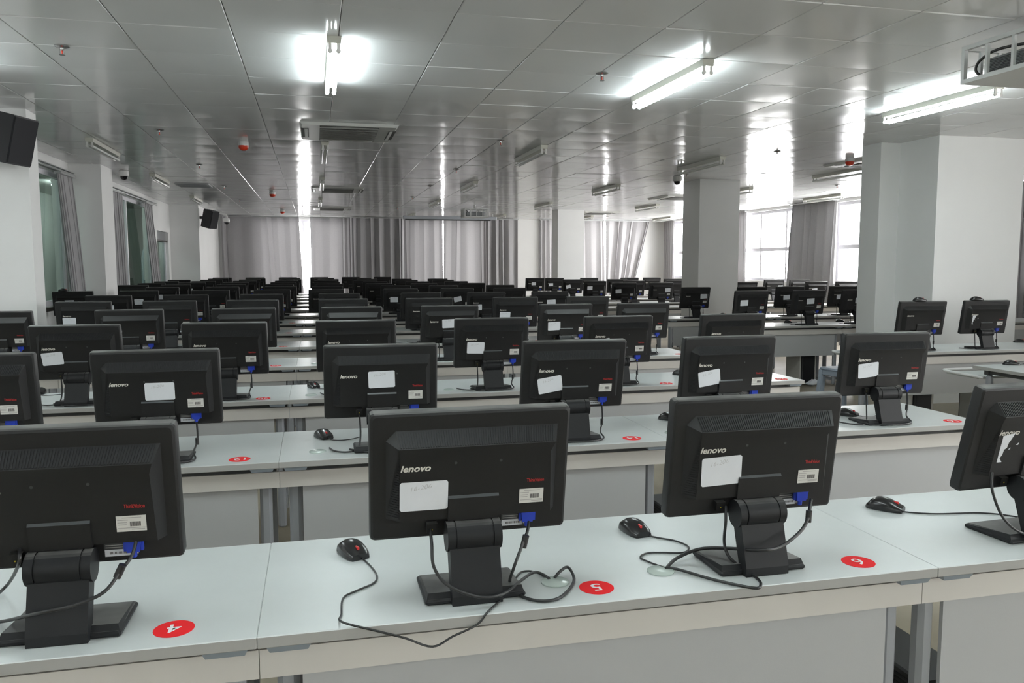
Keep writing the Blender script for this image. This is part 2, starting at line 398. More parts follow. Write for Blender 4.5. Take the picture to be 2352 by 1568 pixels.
# portals help the renderer find the window daylight
def portal(loc, rot, sx, sy_):
    l = bpy.data.lights.new('window_portal', 'AREA'); l.shape = 'RECTANGLE'; l.size = sx; l.size_y = sy_
    l.cycles.is_portal = True
    o = bpy.data.objects.new('window_portal', l); COL.objects.link(o); o.location = loc; o.rotation_euler = rot
for a0, a1, z0, z1 in WIN_R: portal((XR + .26, (a0 + a1) / 2, (z0 + z1) / 2), (0, math.radians(90), 0), z1 - z0, a1 - a0)
for a0, a1, z0, z1 in WIN_F: portal(((a0 + a1) / 2, YF + .26, (z0 + z1) / 2), (math.radians(-90), 0, 0), a1 - a0, z1 - z0)

# ------------------------------------------------------------------ ceiling
ce = struct('ceiling', MB().box(XL - .2, XR + .2, YB - .2, YF + .2, ZC + .035, ZC + .3).mesh('ceiling', 'void'), 'suspended ceiling of glossy grey metal panels', 'ceiling')
TX, TY, TS = -1.033, 5.047, 0.6
rng = random.Random(4)
def panel_mesh(seed, simple=False):
    r_ = random.Random(seed); N = 8; h = TS / 2 - .0016; c = .004
    ax, ay = r_.uniform(-.0035, .004), r_.uniform(.0006, .0042)
    tx, ty = r_.uniform(-.0055, .0055), r_.uniform(-.006, .006)
    px_, py_ = r_.uniform(0, 6), r_.uniform(0, 6)
    def z(u, w):
        return -(ax * (1 - u * u) + ay * (1 - w * w)) * .55 + tx * u * h + ty * w * h + .0009 * math.sin(3.3 * u + px_) * math.cos(2.6 * w + py_)
    vs = []; fs = []
    for j in range(N + 1):
        for i in range(N + 1):
            u, w = -1 + 2 * i / N, -1 + 2 * j / N
            vs.append((u * (h - c), w * (h - c), z(u, w)))
    for j in range(N):
        for i in range(N):
            a = j * (N + 1) + i; fs.append((a, a + N + 1, a + N + 2, a + 1))
    border = [i for i in range(N + 1)] + [j * (N + 1) + N for j in range(1, N + 1)] + [N * (N + 1) + i for i in range(N - 1, -1, -1)] + [j * (N + 1) for j in range(N - 1, 0, -1)]
    o = len(vs); k = h / (h - c)
    for b in border: x, y, zz = vs[b]; vs.append((x * k, y * k, zz + .0035))
    o2 = len(vs)
    for b in border: x, y, zz = vs[b]; vs.append((x * k, y * k, .03))
    n = len(border)
    for i in range(n):
        a, b = border[i], border[(i + 1) % n]
        fs.append((a, b, o + (i + 1) % n, o + i)); fs.append((o + i, o + (i + 1) % n, o2 + (i + 1) % n, o2 + i))
    return vs, fs
PM = [panel_mesh(s) for s in range(14)]
PMESH = []
for vs, fs in PM:
    me = bpy.data.meshes.new('ceiling_panel'); me.from_pydata(vs, [], fs); me.materials.append(MT['panel'])
    me.polygons.foreach_set('use_smooth', [True] * len(me.polygons)); me.set_sharp_from_angle(angle=math.radians(20)); PMESH.append(me)
cells = []
for i in range(-5, 21):
    for j in range(-24, 32):
        x, y = TX + (i + .5) * TS, TY + (j + .5) * TS
        if x < XL - .3 or x > XR + .3 or y < YB - .3 or y > YF + .3: continue
        p = project((x, y, ZC)); area = 0
        if p and -60 < p[0] < IW + 60 and -60 < p[1] < IH: area = 1.0 / ((Vector((x, y, ZC)) - EYE).length ** 3)
        cells.append((area, x, y))
cells.sort(reverse=True)
far = MB()
for n, (a, x, y) in enumerate(cells):
    k = rng.randrange(len(PM)); flip = rng.random() < .5
    if n < 300 and a > 0:
        o = link('ceiling_panel', PMESH[k], ce, (x, y, ZC), (0, 0, math.pi if flip else 0))
    else:
        s = -1 if flip else 1
        far.add([(x + s * p[0], y + s * p[1], ZC + p[2]) for p in PM[k][0]], PM[k][1])
me = bpy.data.meshes.new('ceiling_panel_field'); me.from_pydata(far.v, [], far.f); me.materials.append(MT['panel'])
me.polygons.foreach_set('use_smooth', [True] * len(me.polygons)); me.set_sharp_from_angle(angle=math.radians(20))
o = link('ceiling_panel_field', me, ce); o['kind'] = 'stuff'

# ------------------------------------------------------------------ curtains
def curtain(name, label, axis, f, top, bot, z0, z1, folds, amp, matk, seed, group=None, rail=True, side=1, flare=.0):
    r_ = random.Random(seed); nu, nv = folds * 10, 12; vs = []; fs = []
    ph = [r_.uniform(.35, 1.65) for _ in range(folds + 1)]
    cum = [0]
    for p in ph[:folds]: cum.append(cum[-1] + p)
    cum = [c / cum[-1] for c in cum]
    am = [r_.uniform(.25, 1.35) for _ in range(folds + 1)]
    sway = [r_.uniform(-1, 1) for _ in range(folds + 1)]
    for j in range(nv + 1):
        t = j / nv; z = z1 + (z0 - z1) * t
        e0 = top[0] + (bot[0] - top[0]) * t; e1 = top[1] + (bot[1] - top[1]) * t
        for i in range(nu + 1):
            k, s = divmod(i, 10); s /= 10.0
            if k == folds: k, s = folds - 1, 1.0
            u = cum[k] + (cum[k + 1] - cum[k]) * s
            a_ = am[k] * (1 - s) + am[k + 1] * s
            w = math.sin(2 * math.pi * s); w = math.copysign(abs(w) ** .8, w)
            dep = side * (amp * 1.05 + amp * a_ * (.55 + .45 * min(1, t * 2.5)) * w * .8) + side * flare * t
            lat = .02 * math.sin(4 * math.pi * s) + .05 * t * (sway[k] * (1 - s) + sway[k + 1] * s)
            a = e0 + (e1 - e0) * u + (lat if 0 < i < nu else 0)
            vs.append((f + dep, a, z) if axis == 'y' else (a, f + dep, z))
    for j in range(nv):
        for i in range(nu):
            a = j * (nu + 1) + i; fs.append((a, a + 1, a + nu + 2, a + nu + 1))
    me = bpy.data.meshes.new('cloth'); me.from_pydata(vs, [], fs); me.materials.append(MT[matk]); me.polygons.foreach_set('use_smooth', [True] * len(fs))
    root = thing(name, (0, 0, 0), label, 'curtain', group)
    link('cloth', me, root)
    hd = MB(); a0, a1 = min(top), max(top)
    if axis == 'y': hd.box(f + side * amp * .2, f + side * amp * 2.0, a0, a1, z1, z1 + .025)
    else: hd.box(a0, a1, f + side * amp * .2, f + side * amp * 2.0, z1, z1 + .025)
    if rail: link('rail', hd.mesh('rail', 'rail'), root)
    return root
# end wall
FC = YF - .02
curtain('curtain', 'pale grey curtain in the corner by the black loudspeaker', 'x', FC, (-2.45, -.40), (-2.42, -.30), .15, 2.79, 6, .07, 'curtain', 1, side=-1)
curtain('curtain', 'pale grey curtain beside the bright full-height gap', 'x', FC, (-.10, 0.99), (-.10, 0.99), .15, 2.79, 4, .06, 'curtain', 2, side=-1)
curtain('curtain', 'grey curtain toned as unlit over the first end wall pier', 'x', FC, (1.03, 2.44), (1.03, 2.42), .15, 2.79, 6, .08, 'curtain_dark', 3, side=-1)
curtain('curtain', 'pale grey curtain behind the projection screen case', 'x', FC, (2.48, 3.59), (2.48, 3.605), .15, 2.79, 4, .07, 'curtain', 5, side=-1)
curtain('curtain', 'pale grey curtain right next to the narrow light slit', 'x', FC, (3.63, 4.855), (3.61, 4.875), .15, 2.79, 4, .07, 'curtain', 7, side=-1)
curtain('curtain', 'striped curtain toned as unlit beside the bare wall pier', 'x', FC, (4.86, 5.82), (4.88, 5.82), .15, 2.79, 4, .085, 'curtain_dark', 9, side=-1)
curtain('curtain', 'narrow curtain showing beside the slim far column', 'x', FC, (6.5, 7.17), (6.52, 7.17), .15, 2.79, 5, .045, 'curtain', 11, side=-1)
curtain('curtain', 'pale curtain between the slim column and the slit', 'x', FC, (7.21, 8.49), (7.21, 8.575), .15, 2.79, 5, .06, 'curtain', 13, side=-1)
curtain('curtain', 'curtain pulled aside on a slant near the corner wall', 'x', FC, (8.56, 9.96), (8.58, 9.30), .15, 2.79, 6, .07, 'curtain', 15, side=-1)
# window wall
RC_ = XR - .02
curtain('curtain', 'bunched pale curtain in the corner beside the far window', 'y', RC_, (22.72, 23.45), (22.7, 23.45), .25, 2.79, 6, .05, 'curtain', 21, side=-1)
curtain('curtain', 'bunched curtain beside the square column', 'y', RC_, (18.52, 19.7), (18.50, 19.7), .25, 2.79, 8, .05, 'curtain', 23, side=-1)
curtain('curtain', 'bunched grey curtain between two bright windows', 'y', RC_, (14.84, 16.44), (14.90, 16.6), .25, 2.79, 7, .09, 'curtain_dark', 25, side=-1)
curtain('curtain', 'closed dark curtain beyond the wide column', 'y', RC_, (8.0, 11.4), (8.0, 11.4), .25, 2.70, 18, .06, 'curtain_dark', 27, side=-1)
# interior windows
LC = XL + .02
curtain('curtain', 'tied back grey curtain at the first interior window', 'y', LC, (11.25, 11.90), (11.30, 11.93), .80, 2.62, 5, .045, 'curtain', 31, flare=.11)
curtain('curtain', 'grey curtain hanging from behind the white pier', 'y', LC, (13.85, 14.78), (14.05, 14.97), .80, 2.64, 6, .045, 'curtain', 33)
curtain('curtain', 'slanting grey curtain beside the glazed doorway', 'y', LC, (16.55, 17.25), (17.25, 18.05), .80, 2.64, 5, .045, 'curtain', 35)
for i, (y0, y1) in enumerate(((8.25, 11.98), (12.66, 17.8))):
    r_ = link('curtain_rail', MB().cyl((LC + .05, y0, 2.665 + .02 * i), .014, y1 - y0, 'y', 8).box(LC - .02, LC + .06, y0, y1, 2.69 + .02 * i, 2.70 + .02 * i).mesh('curtain_rail', 'rail', 30))
    tag(r_, ['metal rail over the first interior window', 'metal rail over the second interior window'][i], 'curtain rail')

# ------------------------------------------------------------------ ceiling fittings
FL_BODY = MB().prism([(-.043, 0), (.043, 0), (.036, -.042), (-.036, -.042)], 'y', 0, 1.25).mesh('body', 'fixture')
def sock(y): return MB().box(-.009, .009, y, y + .014, -.083, -.042).cyl((0, y, -.083), .014, .014, 'y', 10)
SOCK_A, SOCK_B = sock(.008).mesh('lamp_holder', 'socket'), sock(1.228).mesh('lamp_holder', 'socket')
def tube_mesh(k): return MB().cyl((0, .022, -.083), .0135, 1.206, 'y', 12).mesh('tube', k, 40)
TUBE_ON, TUBE_OFF = tube_mesh('tube_on'), tube_mesh('tube_off')
LX = [9.74, 7.40, 4.95, 2.53, .14, -2.28]
LY = [-7.0, -3.0, 1.0, 5.03, 9.25, 13.0, 17.0, 21.4]
LYFIX = {(4.95, 5.03): 5.17, (2.53, 9.25): 8.97, (-2.28, 9.25): 9.55, (4.95, 9.25): 9.40, (7.40, 9.25): 9.9, (9.74, 13.0): 13.75}
SKIPL = {(9.74, 5.03), (9.74, 9.25), (9.74, 1.0), (9.74, -3.0), (9.74, -7.0), (7.40, 1.0), (7.40, 5.03), (-2.28, 21.4), (.14, 21.4), (9.74, 17.0)}
for j, ly in enumerate(LY):
    for i, lx in enumerate(LX):
        if (lx, ly) in SKIPL: continue
        on = j <= 3 and lx < 7.5
        if on:
            lab = ['', '', 'lit twin tube light beneath the caged projector', 'lit twin tube light between the front sprinkler and the cage', 'lit twin tube light in line with the ceiling cassettes', 'lit twin tube light nearest the corridor wall'][i] if j == 3 else 'lit twin tube light %s, %s from the window wall' % (['in the rear cross row', 'behind the front desk row', 'above the front desk row'][j], ORD[i + 1])
        else:
            lab = 'unlit twin tube light, %s cross row behind the lit ones, %s from the windows' % (ORD[j - 3], ORD[i + 1])
        o = thing('fluorescent_light', (lx, LYFIX.get((lx, ly), ly), ZC - .002), lab, 'light', 'twin tube ceiling lights')
        link('body', FL_BODY, o)
        for sx in (-.024, .024):
            link('lamp_holder', SOCK_A, o, (sx, 0, 0)); link('lamp_holder', SOCK_B, o, (sx, 0, 0))
            link('tube', TUBE_ON if on else TUBE_OFF, o, (sx, 0, 0))
# corridor lamps, added to brighten what shows through the glass
for i, y in enumerate((8.2, 10.6, 13.6, 16.0, 18.2)):
    o = thing('fluorescent_light', (XL - 1.3, y, ZC + .15), 'added corridor light above the corridor, %s from the near pier' % ORD[i + 1], 'light', 'added corridor lights')
    link('body', FL_BODY, o)
    for sx in (-.024, .024): link('tube', TUBE_ON, o, (sx, 0, 0))

def cassette(loc, w, dd, label):
    o = thing('ceiling_cassette', loc, label, 'air conditioner', 'ceiling cassette air conditioners')
    W2, D2 = w / 2, dd / 2
    fr = MB()
    def ringbox(a, b, z0, z1):
        # square frame between half sizes a (outer) and b (inner) as fractions
        for (x0, x1, y0, y1) in ((-a * w, a * w, -a * dd, -b * dd), (-a * w, a * w, b * dd, a * dd), (-a * w, -b * w, -b * dd, b * dd), (b * w, a * w, -b * dd, b * dd)):
            fr.box(x0, x1, y0, y1, z0, z1)
    fr.hexa([(-W2, -D2, 0), (W2, -D2, 0), (W2, D2, 0), (-W2, D2, 0)], [(-W2 * .95, -D2 * .95, -.028), (W2 * .95, -D2 * .95, -.028), (W2 * .95, D2 * .95, -.028), (-W2 * .95, D2 * .95, -.028)])
    link('face_panel', fr.mesh('face_panel', 'acwhite'), o)
    gr = MB(); g = .30
    gr.box(-g * w, g * w, -g * dd, g * dd, -.034, -.027)
    gi = link('grille', gr.mesh('grille', 'acdark'), o)
    for k in range(9):
        y = -g * dd + (k + .5) * 2 * g * dd / 9
        link('slat', MB().box(-g * w, g * w, y - .011, y + .004, -.042, -.034).mesh('slat', 'gridslat'), gi)
    for k in range(4):
        lv = MB(); lv.box(-.30 * w, .30 * w, .375 * dd, .445 * dd, -.031, -.026, 'acdark').hexa([(-.29 * w, .385 * dd, -.036), (.29 * w, .385 * dd, -.036), (.29 * w, .42 * dd, -.030), (-.29 * w, .42 * dd, -.030)], [(-.29 * w, .385 * dd, -.031), (.29 * w, .385 * dd, -.031), (.29 * w, .42 * dd, -.026), (-.29 * w, .42 * dd, -.026)], 'acwhite')
        link('louvre', lv.mesh('louvre'), o, None, (0, 0, k * math.pi / 2))
cassette((.355, 8.53, ZC), .93, 1.02, 'white ceiling cassette unit nearest the lit lights')
cassette((.42, 15.0, ZC), .9, 1.0, 'middle white ceiling cassette unit of the long line')
cassette((.42, 20.05, ZC), .9, 1.0, 'farthest white ceiling cassette unit near the end wall')
cassette((7.1, 15.25, ZC), .95, 1.0, 'white ceiling cassette unit beyond the square column')
cassette((7.1, 20.2, ZC), .95, 1.0, 'white ceiling cassette unit beyond the slim column')
cassette((7.2, 9.45, ZC), .95, 1.0, 'white ceiling cassette unit behind the wide column')
vg = thing('ceiling_vent', (-1.94, 14.75, ZC), 'grey square return air vent near the corridor wall', 'vent')
link('vent_frame', MB().box(-.26, .26, -.3, .3, -.012, 0).mesh('vent_frame', 'modesty'), vg)
for k in range(10): link('slat', MB().box(-.24, .24, -.27 + k * .055, -.245 + k * .055, -.022, -.012).mesh('slat', 'projgrey'), vg)

for i, (x, y, lab) in enumerate([(-.725, 9.48, 'red and white smoke detector beside the first cassette'), (-.725, 15.77, 'red and white smoke detector beside the middle cassette'), (-.74, 20.9, 'red and white smoke detector near the end wall'), (6.6, 9.2, 'red and white smoke detector before the wide column top'), (7.0, 14.3, 'red and white smoke detector near the square column')]):
    o = thing('smoke_detector', (x, y, ZC - .001), lab, 'smoke detector', 'smoke detectors')
    link('base', MB().lathe((0, 0, 0), [(.052, 0), (.056, -.02), (.054, -.045)], 16).mesh('base', 'camwhite', 40), o)
    link('dome', MB().lathe((0, 0, 0), [(.054, -.045), (.052, -.07), (.036, -.09), (.012, -.097)], 16).mesh('dome', 'redplastic', 50), o)
SPRK = MB().lathe((0, 0, 0), [(.042, 0), (.044, -.006), (.020, -.014)], 14).mesh('rose', 'chrome', 40)
SPRB = MB().lathe((0, 0, 0), [(.011, -.010), (.010, -.022), (.004, -.030)], 8).box(-.013, -.010, -.003, .003, -.052, -.012).box(.010, .013, -.003, .003, -.052, -.012).mesh('yoke', 'chrome')
SPRD = MB().lathe((0, 0, 0), [(.017, -.052), (.018, -.055)], 10).mesh('deflector', 'chrome')
SPRG = MB().cyl((0, 0, -.052), .0045, .026, 'z', 8).mesh('bulb', 'redplastic')
for lab, pts in (('ceiling sprinkler, %s in the line nearest the corridor', [(-1.474, 5.645), (-1.465, 8.83), (-1.464, 11.72), (-1.464, 14.8), (-1.46, 17.7)]), ('ceiling sprinkler, %s in the line over the middle desks', [(1.985, 5.556), (1.98, 8.757), (1.96, 11.494), (1.93, 13.97), (1.90, 16.3), (1.9, 19.3)]), ('ceiling sprinkler, %s in the line along the columns', [(4.908, 4.85), (5.36, 8.844), (5.36, 11.3), (5.5, 15.2)]), ('ceiling sprinkler, %s in the line nearest the windows', [(8.6, 12.3), (8.5, 16.2), (7.98, 21.8)])):
    for k, (x, y) in enumerate(pts):
        o = thing('sprinkler', (x, y, ZC), lab % ORD[k + 1], 'sprinkler', 'ceiling sprinklers')
        for nme, me in (('rose', SPRK), ('yoke', SPRB), ('deflector', SPRD), ('bulb', SPRG)): link(nme, me, o)

def dome_cam(loc, label):
    o = thing('dome_camera', loc, label, 'camera', 'dome security cameras')
    link('housing', MB().lathe((0, 0, 0), [(.05, 0), (.066, -.008), (.07, -.05), (.067, -.075), (.055, -.085)], 18).mesh('housing', 'camwhite', 40), o)
    link('lens_dome', MB().lathe((0, 0, 0), [(.052, -.083), (.045, -.112), (.028, -.13), (.008, -.137)], 16).mesh('lens_dome', 'lens', 60), o)
dome_cam((-2.6, 12.7, ZC), 'white dome camera beside the white pier')
dome_cam((5.36, 11.6, ZC), 'white dome camera hanging beside the square column')
wc = thing('bracket_camera', (-2.52, 21.5, 2.70), 'white dome camera on a wall arm in the curtain corner', 'camera')
link('wall_plate', MB().box(0, .03, -.07, .07, -.09, .07).mesh('wall_plate', 'camwhite'), wc)
link('arm', MB().tube(spline([(.02, 0, .02), (.15, 0, .06), (.32, 0, .05), (.42, 0, .0), (.42, 0, -.06)], 5), .026, 8).mesh('arm', 'camwhite', 50), wc)
link('housing', MB().lathe((.42, 0, -.06), [(.03, .02), (.07, 0), (.078, -.06), (.07, -.10)], 16).mesh('housing', 'camwhite', 40), wc)
link('lens_dome', MB().lathe((.42, 0, -.06), [(.066, -.098), (.05, -.135), (.02, -.155)], 14).mesh('lens_dome', 'lens', 60), wc)

def speaker(loc, rz, tilt, label, w=.27, h=.40, dp=.26):
    o = thing('loudspeaker', loc, label, 'loudspeaker', 'black wall loudspeakers', rz)
    R_ = Matrix.Rotation(tilt, 3, 'X')
    def T(mb):
        mb.v = [tuple(R_ @ Vector(p)) for p in mb.v]; return mb
    back = .62
    cab = MB().loft([[(-w / 2, -dp, z), (w / 2, -dp, z), (w / 2, -dp * .45, z), (w / 2 * back, 0, z), (-w / 2 * back, 0, z), (-w / 2, -dp * .45, z)] for z in (-h / 2, h / 2)])
    link('cabinet', T(cab).mesh('cabinet', 'blackmetal'), o)
    link('grille', T(MB().box(-w / 2 + .008, w / 2 - .008, -dp - .012, -dp - .001, -h / 2 + .012, h / 2 - .012)).mesh('grille', 'speakercloth'), o)
    link('bracket', MB().box(-.04, .04, -.03, .10, -.03, .03).mesh('bracket', 'darkrail'), o)
    return o
speaker((-2.565, 7.76, 2.57), math.radians(72), math.radians(14), 'large black loudspeaker on the nearest white pier', .30, .40, .24)
speaker((-2.40, 19.75, 2.555), math.radians(62), math.radians(14), 'black loudspeaker high on the wall near the end curtains')

# caged projectors
def projector(loc, label, sx, syy, sz, rz=0.0):
    o = thing('caged_projector', loc, label, 'projector', 'ceiling projectors in white cages', rz)
    t = .024
    cg = MB()
    for x in (0, sx - t):
        for y in (0, syy - t): cg.box(x, x + t, y, y + t, -sz, 0)
    for z in (-sz, -t):
        for y in (0, syy - t): cg.box(t, sx - t, y, y + t, z, z + t)
        for x in (0, sx - t): cg.box(x, x + t, t, syy - t, z, z + t)
    link('cage_frame', cg.mesh('cage_frame', 'cage'), o)
    for x in (0, sx - t):
        for k in (1, 2, 3):
            y = syy * k / 4
            link('bar', MB().box(x + .003, x + t - .003, y - .009, y + .009, -sz + t, -t).mesh('bar', 'cage'), o)
    for k in (1, 2, 3):
        x = sx * k / 4
        for y in (0, syy - t): link('bar', MB().box(x - .009, x + .009, y + .003, y + t - .003, -sz + t, -t).mesh('bar', 'cage'), o)
    link('bottom_plate', MB().box(t, sx - t, t, syy - t, -sz, -sz + .006).mesh('bottom_plate', 'cage'), o)
    link('mount_pole', MB().cyl((sx / 2, syy / 2, -.02), .02, ZC - loc[2] + .02, 'z', 12).mesh('mount_pole', 'cage', 40), o)
    b = MB().rbox(.07, sx - .07, .12, syy - .10, -sz + .03, -sz + .125, .012)
    body = link('projector_body', b.mesh('projector_body', 'projgrey', 40), o)
    for k in range(9):
        z = -sz + .042 + k * .008
        link('vent_rib', MB().box(.063, .072, .15, syy - .13, z, z + .004).mesh('vent_rib', 'darkrail'), body)
    link('lens_barrel', MB().cyl((sx * .35, syy - .11, -sz + .08), .035, .05, 'y', 16).mesh('lens_barrel', 'lens', 40), body)
    link('cable', MB().tube(spline([(.10, .2, -sz + .13), (.08, syy - .2, -sz + .16), (.05, syy - .09, -sz + .12), (.05, syy - .06, -sz + .07), (.06, syy - .10, -sz + .02)], 6), .008, 8).mesh('cable', 'cable', 60), o)
    return o
projector((3.685, 3.42, 2.745), 'projector in a white cage below the nearest ceiling panels', .5, .72, .212)
projector((3.25, 18.0, 2.74), 'small projector in a white cage before the screen case', .55, .5, .2)

sc = thing('projection_screen', (2.23, 21.3, 2.67), 'long rolled projection screen case below the ceiling', 'projection screen')
link('case', MB().rbox(0, 2.47, -.05, .05, -.01, .075, .012).mesh('case', 'screencase'), sc)
link('slot', MB().box(.06, 2.30, -.045, .035, -.032, -.0105).mesh('slot', 'darkrail'), sc)
for x in (.1, 2.37): link('hanger', MB().box(x - .01, x + .01, -.01, .01, .075, ZC - 2.67).mesh('hanger', 'cage'), sc)

# ------------------------------------------------------------------ desks
ZD = .75
DD = .575
ROWY = [0, 1.645, 3.15, 4.62, 6.15, 7.62, 9.14, 10.72, 12.32, 13.82, 15.32, 16.82, 18.32, 19.8, 21.3]
X0 = -.15
_dm = {}
def desk_parts(w):
    key = round(w, 3)
    if key in _dm: return _dm[key]
    g = .0002
    top = MB().rbox(g, w - g, 0, DD, ZD - .025, ZD, .0018)
    # edge band colour on the four sides
    top.mats = ['desktop', 'edge']; top.m = []
    for f in top.f:
        zs = [top.v[i][2] for i in f]; top.m.append(0 if min(zs) > ZD - .006 else 1)
    P = {}
    P['tabletop'] = top.mesh('tabletop')
    P['apron'] = MB().box(.001, w - .001, .050, .064, .638, .700).mesh('apron', 'apron')
    P['modesty_panel'] = MB().box(.085, w - .085, .072, .084, .372, .652).mesh('modesty_panel', 'modesty')
    P['underframe'] = MB().box(.012, w - .012, .055, .10, .7005, .7245).box(.03, w - .03, DD - .12, DD - .08, .69, .7245).box(.04, .08, .09, DD - .12, .695, .7245).box(w - .08, w - .04, .09, DD - .12, .695, .7245).mesh('underframe', 'darkrail')
    def leg(x): return MB().rbox(x - .023, x + .023, .088, .134, .0, .700, .012).rbox(x - .023, x + .023, DD - .13, DD - .085, .0, .69, .012).box(x - .02, x + .02, .11, DD - .1, .05, .09).mesh('leg', 'post', 40)
    P['leg_a'] = leg(.055); P['leg_b'] = leg(w - .055)
    def br(x0, x1): return MB().hexa([(x0 + .006, .006, .7125), (x1 - .006, .006, .7125), (x1 - .006, .05, .7125), (x0 + .006, .05, .7125)], [(x0, .002, .7248), (x1, .002, .7248), (x1, .05, .7248), (x0, .05, .7248)]).mesh('bracket', 'bracket')
    P['br_a'] = br(.018, .105); P['br_b'] = br(w - .105, w - .018)
    _dm[key] = P
    return P
STICK = MB().lathe((0, 0, 0), [(.040, 0), (.040, .0008)], 32).mesh('number_sticker', 'stickred')
GROM = MB().lathe((0, 0, 0), [(.033, 0), (.033, .0025), (.030, .004)], 24).mesh('cable_grommet', 'grommet', 40)
_num = {}
def numeral(n):
    if n not in _num:
        vs, fs = text_verts(str(n), h=.040, offset=.01)
        me = bpy.data.meshes.new('numeral'); me.from_pydata([(-x, -y, .0012) for x, y in vs], [], fs); me.materials.append(MT['stickwhite']); _num[n] = me
    return _num[n]
TRAY = MB().box(.08, .72, DD + .02, DD + .34, .640, .655).mesh('keyboard_tray', 'tray')
TRAYT = MB().tube(spline([(.06, DD - .05, .66), (.05, DD + .25, .665), (.07, DD + .345, .668), (.14, DD + .365, .668), (.66, DD + .365, .668), (.73, DD + .345, .668), (.75, DD + .25, .665), (.74, DD - .05, .66)], 5), .011, 8).mesh('tray_handle', 'traytube', 60)
def desk(x, y, w, label, stickers=(), grommets=(), tray=False, holders=(), group='white computer desks'):
    P = desk_parts(w)
    o = thing('computer_desk', (x, y, 0), label, 'desk', group)
    for nme in ('tabletop', 'apron', 'modesty_panel', 'underframe'): link(nme, P[nme], o)
    link('leg', P['leg_a'], o); link('leg', P['leg_b'], o); link('bracket', P['br_a'], o); link('bracket', P['br_b'], o)
    for (n, sx, sy_) in stickers:
        s = link('number_sticker', STICK, o, (sx - x, sy_ - y, ZD + .0001))
        link('numeral', numeral(n), s)
    for (gx, gy) in grommets: link('cable_grommet', GROM, o, (gx - x, gy - y, ZD + .0002))
    if tray: link('keyboard_tray', TRAY, o); link('tray_handle', TRAYT, o)
    for hx in holders:
        link('tower_holder', MB().box(hx, hx + .018, .16, .46, .03, .44).box(hx + .212, hx + .23, .16, .46, .03, .44).box(hx, hx + .23, .16, .46, .012, .03).mesh('tower_holder', 'holder'), o)
    return o
def tower(x, y, z, label):
    o = thing('computer_tower', (x, y, z), label, 'computer', 'black computer towers under desks')
    link('case', MB().rbox(0, .175, 0, .36, 0, .37, .006).mesh('case', 'tower'), o)
    link('rear_panel', MB().box(.01, .165, -.004, .001, .01, .36).mesh('rear_panel', 'plastic2'), o)
    v = MB()
    for k in range(26): v.box(-.002, .001, .03, .33, .02 + k * .013, .026 + k * .013); 
    q_ = link('side_vent', v.mesh('side_vent', 'vent'), o); q_['kind'] = 'stuff'

